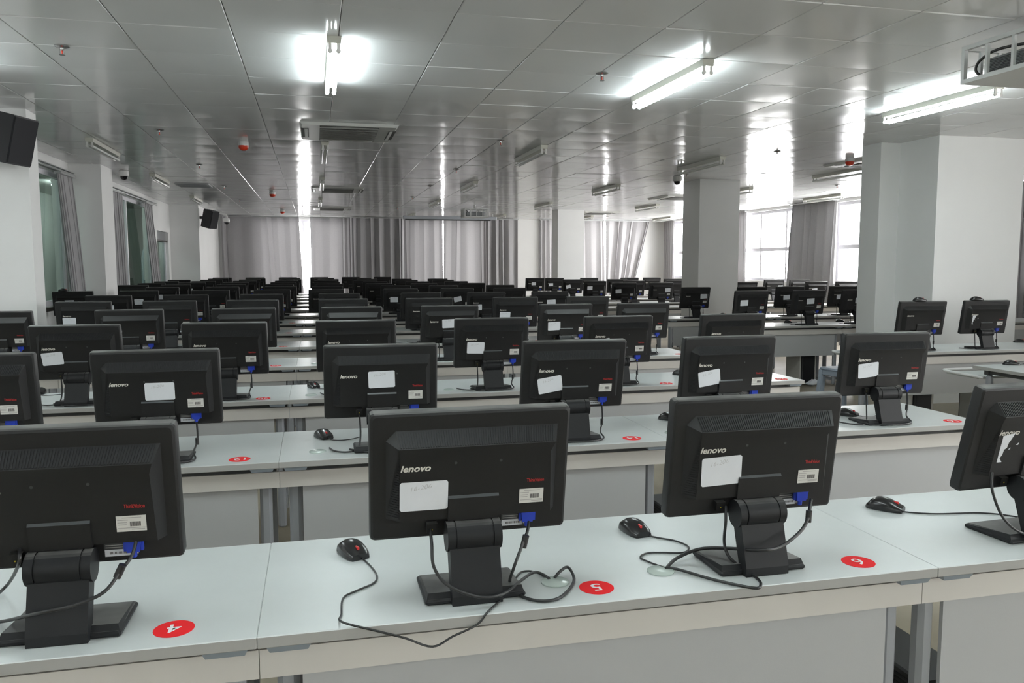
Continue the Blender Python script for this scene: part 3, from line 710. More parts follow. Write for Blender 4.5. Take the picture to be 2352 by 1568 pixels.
# ------------------------------------------------------------------ monitor
PWH, PH0, PH1 = .225, -.0165, .2805
HY = .033                      # slab back plane in the housing frame
def build_monitor_meshes():
    D = {}
    h = PH1 - PH0
    hb = MB()
    # slab with rounded rim: rings along y
    def rect(d, y, c):
        x0, x1, z0, z1 = -PWH + d, PWH - d, PH0 + d, PH1 - d
        return [(x0 + c, y, z0), (x1 - c, y, z0), (x1 - c * .3, y, z0 + c * .3), (x1, y, z0 + c), (x1, y, z1 - c), (x1 - c * .3, y, z1 - c * .3), (x1 - c, y, z1), (x0 + c, y, z1), (x0 + c * .3, y, z1 - c * .3), (x0, y, z1 - c), (x0, y, z0 + c), (x0 + c * .3, y, z0 + c * .3)]
    hb.loft([rect(.007, HY, .008), rect(.002, HY + .003, .009), rect(0, HY + .008, .009), rect(0, HY + .030, .009), rect(.003, HY + .034, .008)])
    # raised back cover
    yp = HY - .024; yr = HY - .033
    zt = PH1 - .13 * h; zr = PH1 - .235 * h; zd = PH1 - .32 * h; zb = PH1 - .82 * h
    xa, xb = -PWH + .075 * 2 * PWH, PWH - .065 * 2 * PWH
    ia, ib = xa + .030, xb - .015
    V = []
    def v(x, y, z): V.append((x, y, z)); return len(V) - 1
    e = HY + .001
    # outer outline on slab
    o0, o1, o2, o3 = v(xa, e, zb), v(xb, e, zb), v(xb, e, zt), v(xa + .022, e, zt)
    o4 = v(xa, e, zt - .022)
    # plateau
    p0, p1, p2, p3 = v(ia, yp, zb + .002), v(ib, yp, zb + .002), v(ib - .006, yp, zd), v(ia, yp, zd)
    # ridge
    r0, r1 = v(ia - .004, yr, zr), v(ib + .002, yr, zr)
    F = [(p0, p1, p2, p3), (o0, o1, p1, p0), (o1, o2, r1, p2, p1), (o2, o3, r0, r1), (r0, p3, p2, r1), (o3, o4, r0), (o4, o0, p0, p3, r0)]
    hb.add(V, F)
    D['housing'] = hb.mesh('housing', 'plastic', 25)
    # screen on the far side
    D['screen'] = MB().box(-PWH + .018, PWH - .018, HY + .0335, HY + .0355, PH0 + .024, PH1 - .018).mesh('screen', 'screen')
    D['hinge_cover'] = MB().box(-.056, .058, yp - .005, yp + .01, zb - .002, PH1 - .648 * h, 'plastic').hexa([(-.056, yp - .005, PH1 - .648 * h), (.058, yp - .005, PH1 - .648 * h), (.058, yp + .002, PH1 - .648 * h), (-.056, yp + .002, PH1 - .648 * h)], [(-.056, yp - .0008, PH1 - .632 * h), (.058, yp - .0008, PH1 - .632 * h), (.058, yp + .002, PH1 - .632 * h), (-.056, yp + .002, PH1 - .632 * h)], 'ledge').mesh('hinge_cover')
    # top vent ribs on the upward slope
    tv = MB(); n = 64
    for i in range(n):
        f0 = i / n; f1 = (i + .52) / n
        def pt(fr, s):  # s 0 top .. 1 ridge
            xt = xa + .022 + .004 + (xb - .006 - xa - .026) * fr; xr_ = ia + (ib - ia) * fr
            x = xt + (xr_ - xt) * s
            y = e + (yr - e) * s; z = zt + (zr - zt) * s
            return Vector((x, y, z))
        nrm = Vector((0, -(zt - zr), (e - yr))).normalized() * .0012
        a, b, c_, d_ = pt(f0, .1), pt(f1, .1), pt(f1, .93), pt(f0, .93)
        tv.add([a, b, c_, d_, a + nrm, b + nrm, c_ + nrm, d_ + nrm], [(4, 5, 6, 7), (0, 1, 5, 4), (1, 2, 6, 5), (2, 3, 7, 6), (3, 0, 4, 7)])
    D['top_vent'] = tv.mesh('top_vent', 'vent')
    sv = MB(); n = 26
    for i in range(n):
        z0 = zb + .008 + (zd + .012 - zb - .008) * i / n; z1 = z0 + (zd - zb) / n * .55
        a, b = Vector((xa + .002, e, 0)), Vector((ia - .001, yp, 0))
        nr = Vector((-(e - yp), -(ia - xa), 0)).normalized() * .0014
        A, B = a + (b - a) * .08, a + (b - a) * .95
        vs = [Vector((p.x, p.y, z)) for z in (z0, z1) for p in (A, B)]
        vs += [q_ + nr for q_ in vs]
        sv.add(vs, [(4, 5, 7, 6), (0, 1, 5, 4), (2, 3, 7, 6), (0, 2, 6, 4), (1, 3, 7, 5)])
    D['side_vent'] = sv.mesh('side_vent', 'vent')
    fx = lambda t: -PWH + t * 2 * PWH
    fz = lambda t: PH1 - t * h
    def flat_text(s, cx, cz, w, hh, k, y, shear=0.0, off=0.0):
        vs, fs = text_verts(s, w, hh, shear, off)
        me = bpy.data.meshes.new('print'); me.from_pydata([(cx + a, y, cz + b) for a, b in vs], [], fs); me.materials.append(MT[k]); return me
    D['logo'] = flat_text('lenovo', fx(.215), fz(.395), .066, .0155, 'logo', yp - .0008, .25, .028)
    D['red_logo'] = flat_text('ThinkVision', fx(.815), fz(.545), .040, .0085, 'red', yp - .0008, 0, .012)
    al = MB(); ax0, ax1, az0, az1 = fx(.735), fx(.86), fz(.73), fz(.615)
    al.box(ax0, ax1, yp - .0010, yp, az0, az1, 'asset')
    W_, H_ = ax1 - ax0, az1 - az0
    for k in range(11): al.box(ax0 + W_ * (.46 + .034 * k), ax0 + W_ * (.46 + .034 * k + (.018 if k % 3 else .026)), yp - .0014, yp - .0010, az0 + H_ * .32, az0 + H_ * .62, 'barcode')
    for zz, a, b in ((.86, .2, .85), (.72, .04, .4), (.56, .04, .36), (.42, .04, .34), (.2, .04, .96), (.11, .5, .95)): al.box(ax0 + W_ * a, ax0 + W_ * b, yp - .0013, yp - .0010, az0 + H_ * zz, az0 + H_ * (zz + .045), 'inkl')
    D['asset_label'] = al.mesh('asset_label')
    y2 = HY
    pl = MB(); px0, px1, pz0, pz1 = fx(.66), fx(.80), fz(.955), fz(.835)
    pl.box(px0, px1, y2 - .0008, y2 + .002, pz0, pz1, 'darkrail')
    pl.box(px0 + .001, px0 + .050, y2 - .0012, y2 - .0008, pz0 + .001, pz0 + .016, 'paper')
    for k in range(14): pl.box(px0 + .010 + k * .0025, px0 + .0113 + k * .0025 + (.0006 if k % 4 == 0 else 0), y2 - .0015, y2 - .0012, pz0 + .006, pz0 + .011, 'barcode')
    for zz, w in ((.031, .030), (.025, .036), (.020, .036)): pl.box(px0 + .003, px0 + .003 + w, y2 - .0012, y2 - .0008, pz0 + zz, pz0 + zz + .0016, 'inkl')
    for k in range(3): pl.box(px0 + .052 + k * .005, px0 + .055 + k * .005, y2 - .0012, y2 - .0008, pz0 + .004, pz0 + .008, 'logo')
    D['port_label'] = pl.mesh('port_label')
    gx = fx(.79); gz = fz(.80)
    D['video_plug'] = MB().hexa([(gx - .012, y2 - .016, gz - .032), (gx + .012, y2 - .016, gz - .032), (gx + .012, y2 - .002, gz - .032), (gx - .012, y2 - .002, gz - .032)], [(gx - .017, y2 - .018, gz), (gx + .017, y2 - .018, gz), (gx + .017, y2, gz), (gx - .017, y2, gz)]).box(gx - .019, gx - .014, y2 - .012, y2 - .004, gz - .030, gz - .004).box(gx + .014, gx + .019, y2 - .012, y2 - .004, gz - .030, gz - .004).cyl((gx, y2 - .009, gz - .044), .0055, .013, 'z', 10).mesh('video_plug', 'vga')
    wx = fx(.305); wz = fz(.905)
    D['power_plug'] = MB().box(wx - .013, wx + .011, y2 - .014, y2 + .001, wz - .011, wz + .011, 'plastic').box(wx - .003, wx, y2 - .0145, y2 - .013, wz - .004, wz - .001, 'yellow').mesh('power_plug')
    D['screw_hole'] = MB().lathe((0, 0, 0), [(.0034, 0), (.0020, -.0006)], 10).mesh('screw_hole', 'darkrail')
    D['_geo'] = dict(fx=fx, fz=fz, yp=yp, gx=gx, gz=gz, wx=wx, wz=wz)
    # stand
    br = MB()
    for (x0, x1, r_) in ((-.061, -.0435, .0335), (-.0435, -.0405, .0305), (-.0405, .0405, .0335), (.0405, .0435, .0305), (.0435, .061, .0335)): br.cyl((x0, -.04, .14), r_, x1 - x0, 'x', 28)
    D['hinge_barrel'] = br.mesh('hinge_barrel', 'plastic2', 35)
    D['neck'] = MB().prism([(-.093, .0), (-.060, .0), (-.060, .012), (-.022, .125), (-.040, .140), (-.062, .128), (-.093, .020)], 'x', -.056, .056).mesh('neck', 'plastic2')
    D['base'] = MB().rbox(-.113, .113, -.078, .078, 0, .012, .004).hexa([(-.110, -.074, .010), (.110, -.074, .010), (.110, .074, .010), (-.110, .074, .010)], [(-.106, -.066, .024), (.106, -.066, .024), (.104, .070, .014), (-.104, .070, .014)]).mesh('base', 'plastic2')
    # generic cables (local)
    D['video_cable'] = MB().tube(spline([(gx, -.016, gz + .14 - .04), (gx + .002, -.02, .075), (gx - .012, -.035, .03), (gx - .005, -.06, .008), (gx - .05, -.098, .006), (gx - .13, -.105, .006), (gx - .19, -.09, .006), (gx - .26, -.02, .006)], 5), .0036, 6).cyl((gx, -.019, .055), .007, .026, 'z', 8).mesh('video_cable', 'cable', 60)
    D['power_cable'] = MB().tube(spline([(wx, -.016, wz + .14 - .01), (wx + .002, -.022, .06), (wx - .01, -.04, .012), (wx - .05, -.07, .006), (wx - .10, -.04, .006), (wx - .12, .02, .006)], 5), .0036, 6).mesh('power_cable', 'cable', 60)
    # torn paper
    return D
MD = build_monitor_meshes()
G = MD['_geo']
_notes = {}
def note_mesh(w, hh, text):
    key = (w, hh, text)
    if key not in _notes:
        mb = MB(); c = .004
        pts = [(-w / 2 + c, -hh / 2), (w / 2 - c, -hh / 2), (w / 2, -hh / 2 + c), (w / 2, hh / 2 - c), (w / 2 - c, hh / 2), (-w / 2 + c, hh / 2), (-w / 2, hh / 2 - c), (-w / 2, -hh / 2 + c)]
        mb.prism(pts, 'y', -.0012, -.0002, 'paper')
        if text:
            vs, fs = text_verts(text, w * .44, hh * .15, .3, -.012)
            ca, sa = math.cos(.14), math.sin(.14)
            mb.add([(-w * .06 + a * ca - b * sa, -.00145, hh * .30 + a * sa + b * ca) for a, b in vs], fs, 'pencil')
        me = mb.mesh('paper_note'); _notes[key] = me
    return _notes[key]
TORN = MB()
for poly in ([(-.030, .040), (.008, .046), (.000, .030), (-.006, .020), (-.008, .006), (-.016, .000), (-.018, -.014), (-.024, -.024), (-.014, -.036), (-.030, -.036)], [(.020, .012), (.029, .018), (.027, .011)], [(-.002, .000), (.004, .005), (.003, .000)]):
    TORN.prism([(x, z) for x, z in poly], 'y', -.0010, -.0002, 'paper')
TORN = TORN.mesh('paper_note')
def monitor(x, y, label, group, rz=0.0, tilt=9.5, note=None, detail=2, cables=True, torn=False, logo=True, z=ZD + .0006, vga=True):
    o = thing('monitor', (x, y, z), label, 'monitor', group, rz)
    hs = link('housing', MD['housing'], o, (0, -.04, .14), (math.radians(tilt), 0, 0))
    link('screen', MD['screen'], hs)
    def put(n, **k):
        c = link(n, MD[n], hs); return c
    put('hinge_cover')
    if detail >= 2:
        put('top_vent')['kind'] = 'stuff'; put('side_vent')['kind'] = 'stuff'
        for sx in (.41, .635): link('screw_hole', MD['screw_hole'], hs, (G['fx'](sx), G['yp'] - .0003, G['fz'](.37)), (math.radians(90), 0, 0))
    if logo: put('logo')
    if detail >= 1: put('red_logo'); put('port_label'); put('power_plug')
    put('asset_label')
    if vga: put('video_plug')
    if torn: link('paper_note', TORN, hs, (G['fx'](.24), G['yp'], G['fz'](.56)))['label'] = 'torn scraps of a white paper note'
    elif note:
        nx, nz, rot = note[:3]; w, hh = (note[3], note[4]) if len(note) > 4 else (.104, .068)
        c = link('paper_note', note_mesh(w, hh, '16-206' if detail >= 1 else ''), hs, (G['fx'](nx), G['yp'] - (.0011 if nx + .12 > .36 else 0), G['fz'](nz)), (0, -math.radians(rot), 0))
        c['label'] = 'white paper note'
    link('hinge_barrel', MD['hinge_barrel'], o); link('neck', MD['neck'], o); link('base', MD['base'], o)
    if cables: link('video_cable', MD['video_cable'], o); link('power_cable', MD['power_cable'], o)
    return o

# ------------------------------------------------------------------ mouse
def mouse_mesh():
    mb = MB(); rs = []
    for i in range(9):
        t = i / 8.0                                   # 0 nose (-y) .. 1 tail
        y = -.052 + .104 * t
        wv = .0275 + .005 * math.sin(math.pi * min(1, t * 1.05)); 
        if i in (0, 8): wv *= .86 if i == 0 else .62
        hv = [.016, .022, .028, .033, .036, .0365, .034, .026, .010][i]
        ring = []
        for j in range(9):
            a = math.pi * j / 8
            ring.append((wv * math.cos(a) * (1.0 if 0 < j < 8 else 1.0), y, .004 + (hv - .004) * math.sin(a) ** .62))
        ring += [(-wv * .92, y, 0.0), (wv * .92, y, 0.0)]
        rs.append(ring)
    return mb.loft(rs).mesh('body', 'mouse', 50)
MOUSE = mouse_mesh()
WHEEL = MB().rbox(-.0032, .0032, -.038, -.020, .016, .0292, .0015).mesh('scroll_wheel', 'mousered')
MCABLE = MB().tube(spline([(0, -.050, .006), (.004, -.08, .003), (.03, -.11, .003), (.075, -.115, .003), (.12, -.10, .003)], 5), .0021, 6).mesh('cable', 'cable', 60)
def mouse(p, rz, label, cable_pts=None, z=ZD, generic=True, tilt=0.0):
    o = thing('computer_mouse', (p[0], p[1], z + .0006), label, 'mouse', 'black computer mice', rz)
    o.rotation_euler[0] = tilt
    link('body', MOUSE, o); link('scroll_wheel', WHEEL, o)
    if cable_pts:
        bpy.context.view_layer.update()
        inv = Matrix.Translation((p[0], p[1], z)) @ Matrix.Rotation(rz, 4, 'Z'); inv.invert()
        pts = [(0, -.050, .006)] + [tuple(inv @ Vector(c)) for c in cable_pts]
        link('cable', MB().tube(spline(pts, 6), .0023, 6).mesh('cable', 'cable', 60), o)
    elif generic: link('cable', MCABLE, o)
    return o

# ------------------------------------------------------------------ middle block layout
# x extents of each monitor (left, right) per row and seat
SEATS = {
 1: {4: (-.73, -.28), 5: (.104, .555), 6: (.813, 1.257), 7: (1.66, 2.11), 8: (2.40, 2.85), 3: (-1.46, -1.01)},
 2: {3: (-1.44, -.994), 4: (-.80, -.369), 5: (.029, .468), 6: (.827, 1.279), 7: (1.552, 1.993), 8: (2.353, 2.795)},
 3: {3: (-1.449, -1.027), 4: (-.71, -.269), 5: (-.003, .447), 6: (.792, 1.237), 7: (1.588, 2.04), 8: (2.362, 2.82)},
 4: {2: (-2.35, -1.90), 3: (-1.513, -1.061), 4: (-.748, -.277), 5: (.024, .505), 6: (.781, 1.241), 7: (1.732, 2.163), 8: (2.376, 2.847)},
 5: {2: (-2.173, -1.732), 3: (-1.484, -1.023), 4: (-.782, -.326), 5: (.019, .483), 6: (.806, 1.293), 7: (1.653, 2.13), 8: (2.397, 2.863)},
 6: {2: (-2.319, -1.863), 3: (-1.574, -1.103), 4: (-.798, -.33), 5: (.02, .495), 6: (.919, 1.396), 7: (1.678, 2.158), 8: (2.456, 2.918)},
 7: {1: (-3.069, -2.627), 2: (-2.336, -1.878), 3: (-1.531, -1.02), 4: (-.77, -.299), 5: (-.10, .369), 6: (.86, 1.332), 7: (1.61, 2.086), 8: (2.336, 2.809)},
 8: {2: (-2.343, -1.874), 3: (-1.52, -1.07), 4: (-.726, -.256), 5: (-.07, .413), 6: (.93, 1.438), 7: (1.676, 2.138), 8: (2.574, 3.02)},
}
rs_ = random.Random(11)
for k in range(9, 15):
    off = {9: .0, 10: .02, 11: .0, 12: .05, 13: .0, 14: -.12}[k]
    SEATS[k] = {}
    for s in range(1, 9):
        if k in (13, 14) and s == 1: continue
        if k == 14 and s == 8: continue
        if k == 13 and s in (7, 8): continue
        c = X0 + (s - 5) * .8 + .385 + off + rs_.uniform(-.05, .05)
        if s == 1: c = max(c, -2.79)
        SEATS[k][s] = (c - .225, c + .225)
NOTES = {(1, 5): (.256, .615, 0, .106, .068), (1, 6): (.272, .575, 2.5, .104, .072), (2, 4): (.525, .50, 0), (2, 5): (.50, .445, 1.5), (2, 6): (.255, .60, 9.5), (2, 7): (.265, .59, 9), (2, 8): (.27, .56, 6),
         (3, 3): (.25, .575, 5), (3, 4): (.27, .56, 1), (3, 5): (.26, .57, 1), (3, 6): (.27, .57, -2), (3, 7): (.25, .57, 10), (3, 8): (.22, .58, 3),
         (4, 3): (.27, .57, -3), (4, 6): (.47, .45, 2), (4, 7): (.27, .57, 2), (5, 2): (.25, .56, 0), (5, 7): (.26, .575, -2), (6, 2): (.50, .42, -4), (6, 7): (.26, .575, 2), (6, 8): (.52, .42, 3), (7, 1): (.42, .46, 1), (7, 2): (.50, .44, 2), (7, 7): (.50, .47, 12), (7, 6): (.3, .46, 0), (8, 7): (.3, .45, 3), (8, 2): (.4, .45, 0)}
def seat_label(r_, s):
    if (r_, s) == (1, 5): return 'large front row monitor with a squarely stuck paper note'
    if (r_, s) == (1, 6): return 'large front row monitor with a slightly slanted paper note'
    if (r_, s) == (1, 4): return 'large front row monitor with a blank back toward the corridor side'
    if (r_, s) == (1, 7): return 'black monitor with torn paper scraps in the front row'
    pre = 'black monitor with paper note' if (r_, s) in NOTES else 'plain black monitor'
    return '%s, %s desk row, %s seat from the stool aisle' % (pre, ORD[r_], ORD[9 - s])
# desks
def lims(r_):
    if r_ == 5: return -2.36
    if r_ == 8: return -2.71
    if r_ in (13, 14): return -2.49
    return -3.10 if r_ in (4, 6, 7) else -3.03
DX = {1: .02, 2: .0, 3: -.006, 4: .0}
STICKX = {4: -.147, 5: -.036, 6: -.146, 7: -.13, 8: -.125, 3: -.12, 2: -.12, 1: -.12}
for r_ in range(1, 15):
    y = ROWY[r_]; x0 = X0 + DX.get(r_, 0)
    spans = [(x0 - 3.2, x0 - 1.6, (1, 2)), (x0 - 1.6, x0, (3, 4)), (x0, x0 + 1.6, (5, 6)), (x0 + 1.6, x0 + 3.2, (7, 8))]
    for n, (a, b, ss) in enumerate(spans):
        if n == 0:
            if r_ <= 3: continue
            a = max(a, lims(r_))
        if r_ == 1 and n == 3: b = b
        st = []; gm = []
        for s in ss:
            if s not in SEATS[r_] and not (r_ == 1 and s == 8): continue
            if r_ <= 7:
                sx = X0 + (s - 4) * .8 + STICKX[s]
                if s == 5 and r_ == 1: sx = .614
                if s == 6 and r_ == 1: sx = 1.304
                if sx - .05 > a: st.append(((r_ - 1) * 8 + s, sx, y + .08))
            if (r_, s) == (1, 5): gm.append((.53, 1.777))
            elif (r_, s) == (1, 6): gm.append((.798, 1.783))
            elif 1 < r_ <= 4 and s in SEATS[r_]: gm.append((SEATS[r_][s][0] - .035, y + .14))
        seatname = ['first', 'second', 'third', 'fourth'][3 - n]
        lab = 'white two-seat computer desk in the %s row, %s from the open aisle' % (ORD[r_], seatname)
        if r_ == 1 and n == 2: lab = 'white computer desk carrying red stickers 5 and 6'
        if r_ == 1 and n == 1: lab = 'white computer desk carrying red sticker 4'
        gm = [g_ for g_ in gm if a + .04 < g_[0] < b - .04]
        desk(a, y, b - a, lab, st, gm)
for r_ in range(1, 15):
    for s, (xa, xb) in SEATS[r_].items():
        c = (xa + xb) / 2; y = ROWY[r_] + .145
        if s <= 2: c = max(c, lims(r_) + .235) if s == 1 or r_ in (13, 14) else c
        jit = rs_.uniform(-2.5, 2.5)
        tilt = 9.5 + rs_.uniform(-2, 2)
        note = NOTES.get((r_, s))
        if note is None and r_ > 8 and rs_.random() < .18: note = (rs_.uniform(.25, .5), .46, rs_.uniform(-6, 10))
        if r_ == 1: jit, tilt = {4: (-1.0, 9.5), 5: (0.5, 9.5), 6: (0, 8.0), 7: (3, 13), 8: (2, 9), 3: (-2, 9)}[s]
        if (r_, s) == (1, 7): y += .03
        front = r_ == 1
        monitor(c, y, seat_label(r_, s), 'black monitors on the middle desks', math.radians(jit), tilt, note, 2 if r_ <= 3 else (1 if r_ <= 7 else 0), cables=(not front and r_ <= 5), torn=(r_, s) == (1, 7))

# front row cables, hung from the front row monitors
def cable_obj(name, mon_xy, pts, r):
    out = []
    for p in pts:
        if p[2] == 'z': q_ = on_z(p[0], p[1], p[3])
        else: q_ = on_y(p[0], p[1], p[3])
        out.append(q_ - Vector((mon_xy[0], mon_xy[1], ZD)))
    return MB().tube(spline(out, 6), r, 8).mesh(name, 'cable', 60)
mons = {o['label']: o for o in bpy.data.objects if o.name.startswith('monitor') and o.parent is None}
zt_ = .7545
def attach(label, name, pts, r=.0036):
    m = mons[label]; me = cable_obj(name, (m.location.x, m.location.y), pts, r)
    c = link(name, me, m); c.rotation_euler = (0, 0, -m.rotation_euler[2]) if abs(m.rotation_euler[2]) > 1e-6 else (0, 0, 0)
L5, L6, L4, L7 = seat_label(1, 5), seat_label(1, 6), seat_label(1, 4), seat_label(1, 7)
Z5 = lambda x, y: (740 + x / 2.529, 900 + y / 2.529)
Z6 = lambda x, y: (1400 + x / 2.904, 860 + y / 2.904)
Z4 = lambda x, y: (x / 2.347, 900 + y / 2.347)
attach(L5, 'power_cable', [(*Z5(628, 800), 'y', 1.765), (*Z5(636, 880), 'y', 1.735), (*Z5(650, 1020), 'y', 1.70), (*Z5(740, 1130), 'y', 1.675), (*Z5(920, 1192), 'y', 1.672), (*Z5(1060, 1170), 'y', 1.69), (*Z5(1150, 1100), 'y', 1.75), (*Z5(1230, 1048), 'z', zt_ + .006), (*Z5(1290, 1065), 'z', zt_), (*Z5(1318, 1085), 'z', zt_)])
attach(L5, 'video_cable', [(*Z5(1200, 755), 'y', 1.755), (*Z5(1192, 810), 'y', 1.73), (*Z5(1170, 870), 'y', 1.71), (*Z5(1110, 1030), 'y', 1.68), (*Z5(1090, 1110), 'z', zt_ + .012), (*Z5(1125, 1170), 'z', zt_), (*Z5(1250, 1213), 'z', zt_), (*Z5(1380, 1195), 'z', zt_), (*Z5(1462, 1100), 'z', zt_), (*Z5(1430, 1020), 'z', zt_ + .012), (*Z5(1385, 1040), 'z', zt_ + .012), (*Z5(1350, 1080), 'z', zt_)])
attach(L6, 'power_cable', [(*Z6(775, 880), 'y', 1.76), (*Z6(775, 980), 'y', 1.74), (*Z6(765, 1120), 'y', 1.76), (*Z6(800, 1220), 'z', zt_ + .03), (*Z6(900, 1300), 'z', zt_ + .004), (*Z6(990, 1365), 'z', zt_), (*Z6(1008, 1405), 'z', zt_), (*Z6(960, 1424), 'z', zt_), (*Z6(700, 1370), 'z', zt_), (*Z6(450, 1298), 'z', zt_), (*Z6(370, 1292), 'z', zt_)])
attach(L6, 'video_cable', [(*Z6(1345, 835), 'y', 1.755), (*Z6(1335, 900), 'y', 1.73), (*Z6(1328, 950), 'y', 1.72), (*Z6(1275, 1045), 'y', 1.70), (*Z6(1140, 1150), 'y', 1.675), (*Z6(1000, 1172), 'y', 1.67), (*Z6(770, 1158), 'z', zt_ + .035), (*Z6(600, 1165), 'z', zt_ + .02), (*Z6(450, 1225), 'z', zt_ + .006), (*Z6(380, 1292), 'z', zt_)], .0042)
attach(L4, 'video_cable', [(*Z4(735, 800), 'y', 1.755), (*Z4(710, 885), 'y', 1.73), (*Z4(650, 965), 'y', 1.71), (*Z4(560, 1080), 'y', 1.68), (*Z4(400, 1150), 'y', 1.665), (*Z4(200, 1195), 'y', 1.665), (*Z4(0, 1240), 'z', zt_), (*Z4(-200, 1260), 'z', zt_)])
attach(L4, 'power_cable', [(*Z4(105, 840), 'y', 1.76), (*Z4(100, 930), 'y', 1.74), (*Z4(40, 1040), 'z', zt_ + .02), (*Z4(-60, 1130), 'z', zt_)])
attach(L7, 'power_cable', [(2278, 1085, 'y', 1.76), (2280, 1130, 'y', 1.745), (2305, 1190, 'y', 1.74), (2350, 1225, 'y', 1.73), (2420, 1230, 'z', zt_)])
def ferrite(label, x, y, Y, tilt):
    m = mons[label]; q_ = on_y(x, y, Y) - m.location
    c = link('ferrite_bead', MB().cyl((0, 0, -.014), .0075, .028, 'z', 12).mesh('ferrite_bead', 'cable', 40), m, q_, (0, tilt, 0))
ferrite(L5, *Z5(1175, 868), 1.712, .25); ferrite(L6, *Z6(1328, 945), 1.722, .05); ferrite(L4, *Z4(652, 962), 1.712, .45)

# mice of the middle block
def mz(x, y): return on_z(x, y, ZD + .012)
zc_ = .7525
def zpts(f, pts): return [tuple(on_z(*f(*p), zc_ + (p[2] if False else 0))) for p in pts]
p = mz(810, 1262)
cab = [tuple(on_z(*Z5(a, b), .7525)) for a, b in ((225, 960), (280, 1010), (318, 1065), (300, 1110), (200, 1155), (122, 1198), (112, 1290))]
cab += [tuple(on_y(*Z5(112, 1335), 1.655)), tuple(on_y(*Z5(300, 1385), 1.636)), tuple(on_y(*Z5(480, 1430), 1.634)), tuple(on_y(*Z5(640, 1480), 1.634)), tuple(on_y(*Z5(760, 1420), 1.634)), tuple(on_y(*Z5(900, 1352), 1.640))]
cab += [tuple(on_z(*Z5(a, b), .7525)) for a, b in ((960, 1280), (1030, 1215), (1090, 1150), (1140, 1060), (1190, 1040), (1260, 1052), (1318, 1080))]
mouse((p.x, p.y), math.radians(20), 'black mouse with a long cable looping over the desk edge', cab)
p = mz(1457, 1212)
mouse((p.x, p.y), math.radians(8), 'black mouse between the monitors marked 5 and 6', [tuple(on_z(*Z6(a, b), .7525)) for a, b in ((240, 1072), (330, 1090), (440, 1110), (522, 1145), (520, 1175), (470, 1190), (350, 1188), (250, 1192), (205, 1220), (260, 1250), (370, 1290))])
p = mz(2033, 1160)
mouse((p.x, p.y), math.radians(38), 'black mouse right of sticker 6 across the desk seam', [tuple(on_z(a, b, .7525)) for a, b in ((2082, 1176), (2150, 1180), (2250, 1178), (2330, 1186), (2420, 1205))])
for (x, y, rz, lab) in ((743, 998, 22, 'black mouse in the second row beside the seam by sticker 12'), (1537, 958, 35, 'black mouse in the second row beyond sticker 14'), (1945, 948, 35, 'black mouse in the second row beside the aisle-end monitor'), (720, 885, 18, 'black mouse in the third row beside the seam by sticker 20'), (92, 899, 10, 'black mouse in the third row toward the corridor wall'), (1562, 857, 30, 'black mouse in the third row near the aisle end'), (895, 783, 20, 'black mouse on the fifth desk row')):
    p = mz(x, y); mouse((p.x, p.y), math.radians(rz), lab)
# mouse lying on top of a monitor
for (x, yb, lab) in ((-2.95, ROWY[7] + .145, 'black mouse resting on top of a monitor by the corridor wall'),):
    mouse((x, yb - .036), math.radians(80), lab, None, ZD + .4255, False)

# towers glimpsed between the desks
for (r_, x, lab) in ((1, X0 + 1.62, 'black computer tower behind the leg gap in the front row'), (2, X0 + 1.6, 'black computer tower behind the leg gap in the second row'), (1, X0 + .02, 'black computer tower under the desk holding the looping mouse cable')):
    tower(x + .095, ROWY[r_] + .14, 0, lab)

# ------------------------------------------------------------------ window-side block
RB = {'A': 4.45, 'B': 5.87, 'C': 8.76, 'D': 10.33, 'E': 13.15, 'F': 14.85, 'G': 16.55, 'I': 18.3}
RNAME = {'A': 'first', 'B': 'second', 'C': 'third', 'D': 'fourth', 'E': 'fifth', 'F': 'sixth', 'G': 'seventh', 'I': 'eighth'}
XA = 4.70
for k, y in RB.items():
    for n in range(3):
        a = XA + n * 1.6
        if a < 7.43 + .05 and k in () : continue
        hold = (.32, 1.10) if k in 'BC' and n == 0 else ()
        gm = ()
        desk(a, y, 1.6, 'white computer desk in the %s window-side row, %s from the open aisle' % (RNAME[k], ORD[n + 1]), [(200 + 'ABCDEFGHI'.index(k) * 8 + 2 * n + s, a + .72 + .8 * s, y + .08) for s in (0, 1)] if False else (), gm, tray=(k in 'AB' and n == 0), holders=hold)
        for h_i, hx in enumerate(hold): tower(a + hx + .024, y + .11 + .03, .031, 'black tower in its holder, %s seat of the %s window-side row' % (ORD[h_i + 1], RNAME[k]))
# plain red discs show on the second window-side row
def mon_px(k, xs, y, **kw):
    pass
RIGHT_MON = {
 'B': [((2077, 2171, 694), None), ((2226, 2315, 694.7), 'torn')],
 'C': [((1689, 1768, 670), (.26, .47, 2)), ((1824, 1897, 669), (.52, .43, 3)), ((1936, 2012, 669), (.50, .42, 3)), ((2290, 2334, 660), None)],
 'D': [((1567, 1632, 659.5), (.75, .40, 3)), ((1694, 1760, 659.5), None), ((1785, 1848, 659.5), (.36, .50, 4)), ((1905, 1971, 659.5), (.36, .50, 4))],
 'E': [((1407, 1463, 649.3), (.25, .46, 4)), ((1493, 1547, 648.5), (.75, .42, 3)), ((1687, 1743, 650.6), (.3, .5, 0)), ((1854, 1900, 649), (.4, .5, 6)), ((1919, 1974, 650), None)],
 'F': [((1341.6, 1394, 645.5), (.25, .44, 1)), ((1429, 1485, 644), None), ((1530, 1580, 643), None), ((1750, 1808, 645), (.8, .48, 0)), ((1820, 1857, 642), None)],
 'G': [((1291, 1340, 641), (.28, .5, 17)), ((1398, 1440, 640), (.3, .5, 0)), ((1527, 1568, 639), None), ],
 'I': [((1209, 1250, 637.5), (.42, .42, 1)), ((1248, 1289, 639), (.3, .5, 2)), ((1335, 1373, 636.6), None), ((1430, 1464, 637), None), ((1479, 1517, 636.5), None)],
}
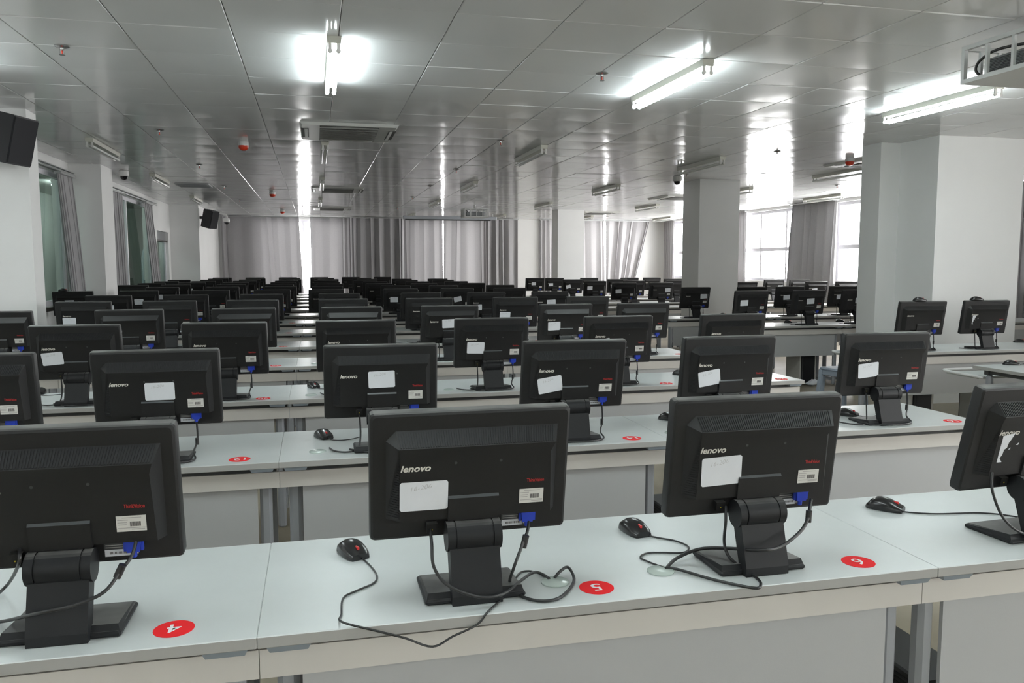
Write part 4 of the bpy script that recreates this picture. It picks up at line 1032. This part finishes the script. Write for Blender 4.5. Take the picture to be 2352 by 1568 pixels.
for k, lst in RIGHT_MON.items():
    prev = -9
    for n, ((a, b, y), note) in enumerate(lst):
        Y = RB[k] + .09
        c = (on_y(a, y, Y).x + on_y(b, y, Y).x) / 2
        if n == 3 and k == 'C': c = XA + 3.2 + .5
        c = max(c, prev + .47); prev = c
        c = max(c, XA + .24)
        torn = note == 'torn'
        lab = 'black monitor %s in the %s window-side row, %s from the open aisle' % ('with torn scraps' if torn else ('with paper note' if note else 'without paper note'), RNAME[k], ORD[n + 1])
        if (k, n) == ('B', 0): lab = 'black monitor with a mouse on top before the wide column'
        if (k, n) == ('B', 1): lab = 'black monitor with torn scraps and a mouse on top before the wide column'
        if (k, n) == ('D', 0): lab = 'black monitor with paper note before the square column'
        monitor(c, RB[k] + .145, lab, 'black monitors on the window-side desks', math.radians({'D': 4, 'B': -3}.get(k, rs_.uniform(-3, 3))) if n == 0 or k == 'B' else math.radians(rs_.uniform(-3, 3)), 9.5, None if torn else note, 1 if k in 'BCD' else 0, cables=k in 'BCD', torn=torn)
for k, xs in (('A', (5.35, 6.15, 6.9, 7.7)), ('B', (6.62, 7.4, 8.15, 8.95))):
    for n, c in enumerate(xs):
        if project((c - .3, RB[k] + .09, 1.1))[0] > IW + 5 or k == 'B':
            monitor(c, RB[k] + .145, 'plain black monitor on the %s window-side desks, seat %s along' % (RNAME[k], ORD[n + 2 if k == 'A' else n + 3]), 'black monitors on the window-side desks', 0, 9.5, None, 1)
mon_b = [o for o in bpy.data.objects if o.parent is None and o.name.startswith('monitor') and 'mouse on top' in o.get('label', '')]
for i, m in enumerate(sorted(mon_b, key=lambda o: o.location.x)):
    mouse((m.location.x - .04 - .07 * i, m.location.y - .036), math.radians(80), ['black mouse lying on a monitor against the column side', 'black mouse lying on a monitor against the column front'][i], None, ZD + .4255, False)
for (x, y, rz, lab) in ((1803, 738, 60, 'black mouse in the third window-side row near the first monitor'), (1915, 735, 60, 'black mouse in the third window-side row near the second monitor'), (1650, 721, 70, 'black mouse before the square column'), (2308, 832, 70, 'black mouse on the first window-side desk'), (2320, 781, 70, 'black mouse on the second window-side row beside the column')):
    p = mz(x, y)
    for yy in RB.values():
        if yy < p.y < yy + DD + .15: p.y = min(p.y, yy + DD - .06)
    mouse((p.x, p.y), math.radians(rz), lab)

# stool and litter in the aisle
st = thing('plastic_stool', (5.24, 7.3, 0), 'blue grey square plastic stool standing in the aisle', 'stool', None, math.radians(6))
link('seat', MB().rbox(-.16, .16, -.16, .16, .405, .435, .012).mesh('seat', 'stool', 40), st)
link('apron', MB().box(-.155, .155, -.155, -.14, .36, .406).box(-.155, .155, .14, .155, .36, .406).box(-.155, -.14, -.14, .14, .36, .406).box(.14, .155, -.14, .14, .36, .406).mesh('apron', 'stool'), st)
for sx in (-1, 1):
    for sy_ in (-1, 1):
        link('leg', MB().hexa([(sx * .155 - .03, sy_ * .155 - .03, 0), (sx * .155 + .03, sy_ * .155 - .03, 0), (sx * .155 + .03, sy_ * .155 + .03, 0), (sx * .155 - .03, sy_ * .155 + .03, 0)], [(sx * .135 - .025, sy_ * .135 - .025, .406), (sx * .135 + .025, sy_ * .135 - .025, .406), (sx * .135 + .025, sy_ * .135 + .025, .406), (sx * .135 - .025, sy_ * .135 + .025, .406)]).mesh('leg', 'stool'), st)
rp = random.Random(3)
pp = on_z(1865, 882, 0.02)
cr = MB().lathe((0, 0, 0), [(.03, 0.0), (.07, .02), (.06, .05), (.02, .07)], 9)
cr.v = [(a + rp.uniform(-.02, .02), b + rp.uniform(-.02, .02), max(0, c + rp.uniform(-.01, .015))) for a, b, c in cr.v]
tag(link('crumpled_paper', cr.mesh('crumpled_paper', 'paper'), None, (pp.x, pp.y, 0)), 'crumpled white paper on the aisle floor by the stool', 'paper')
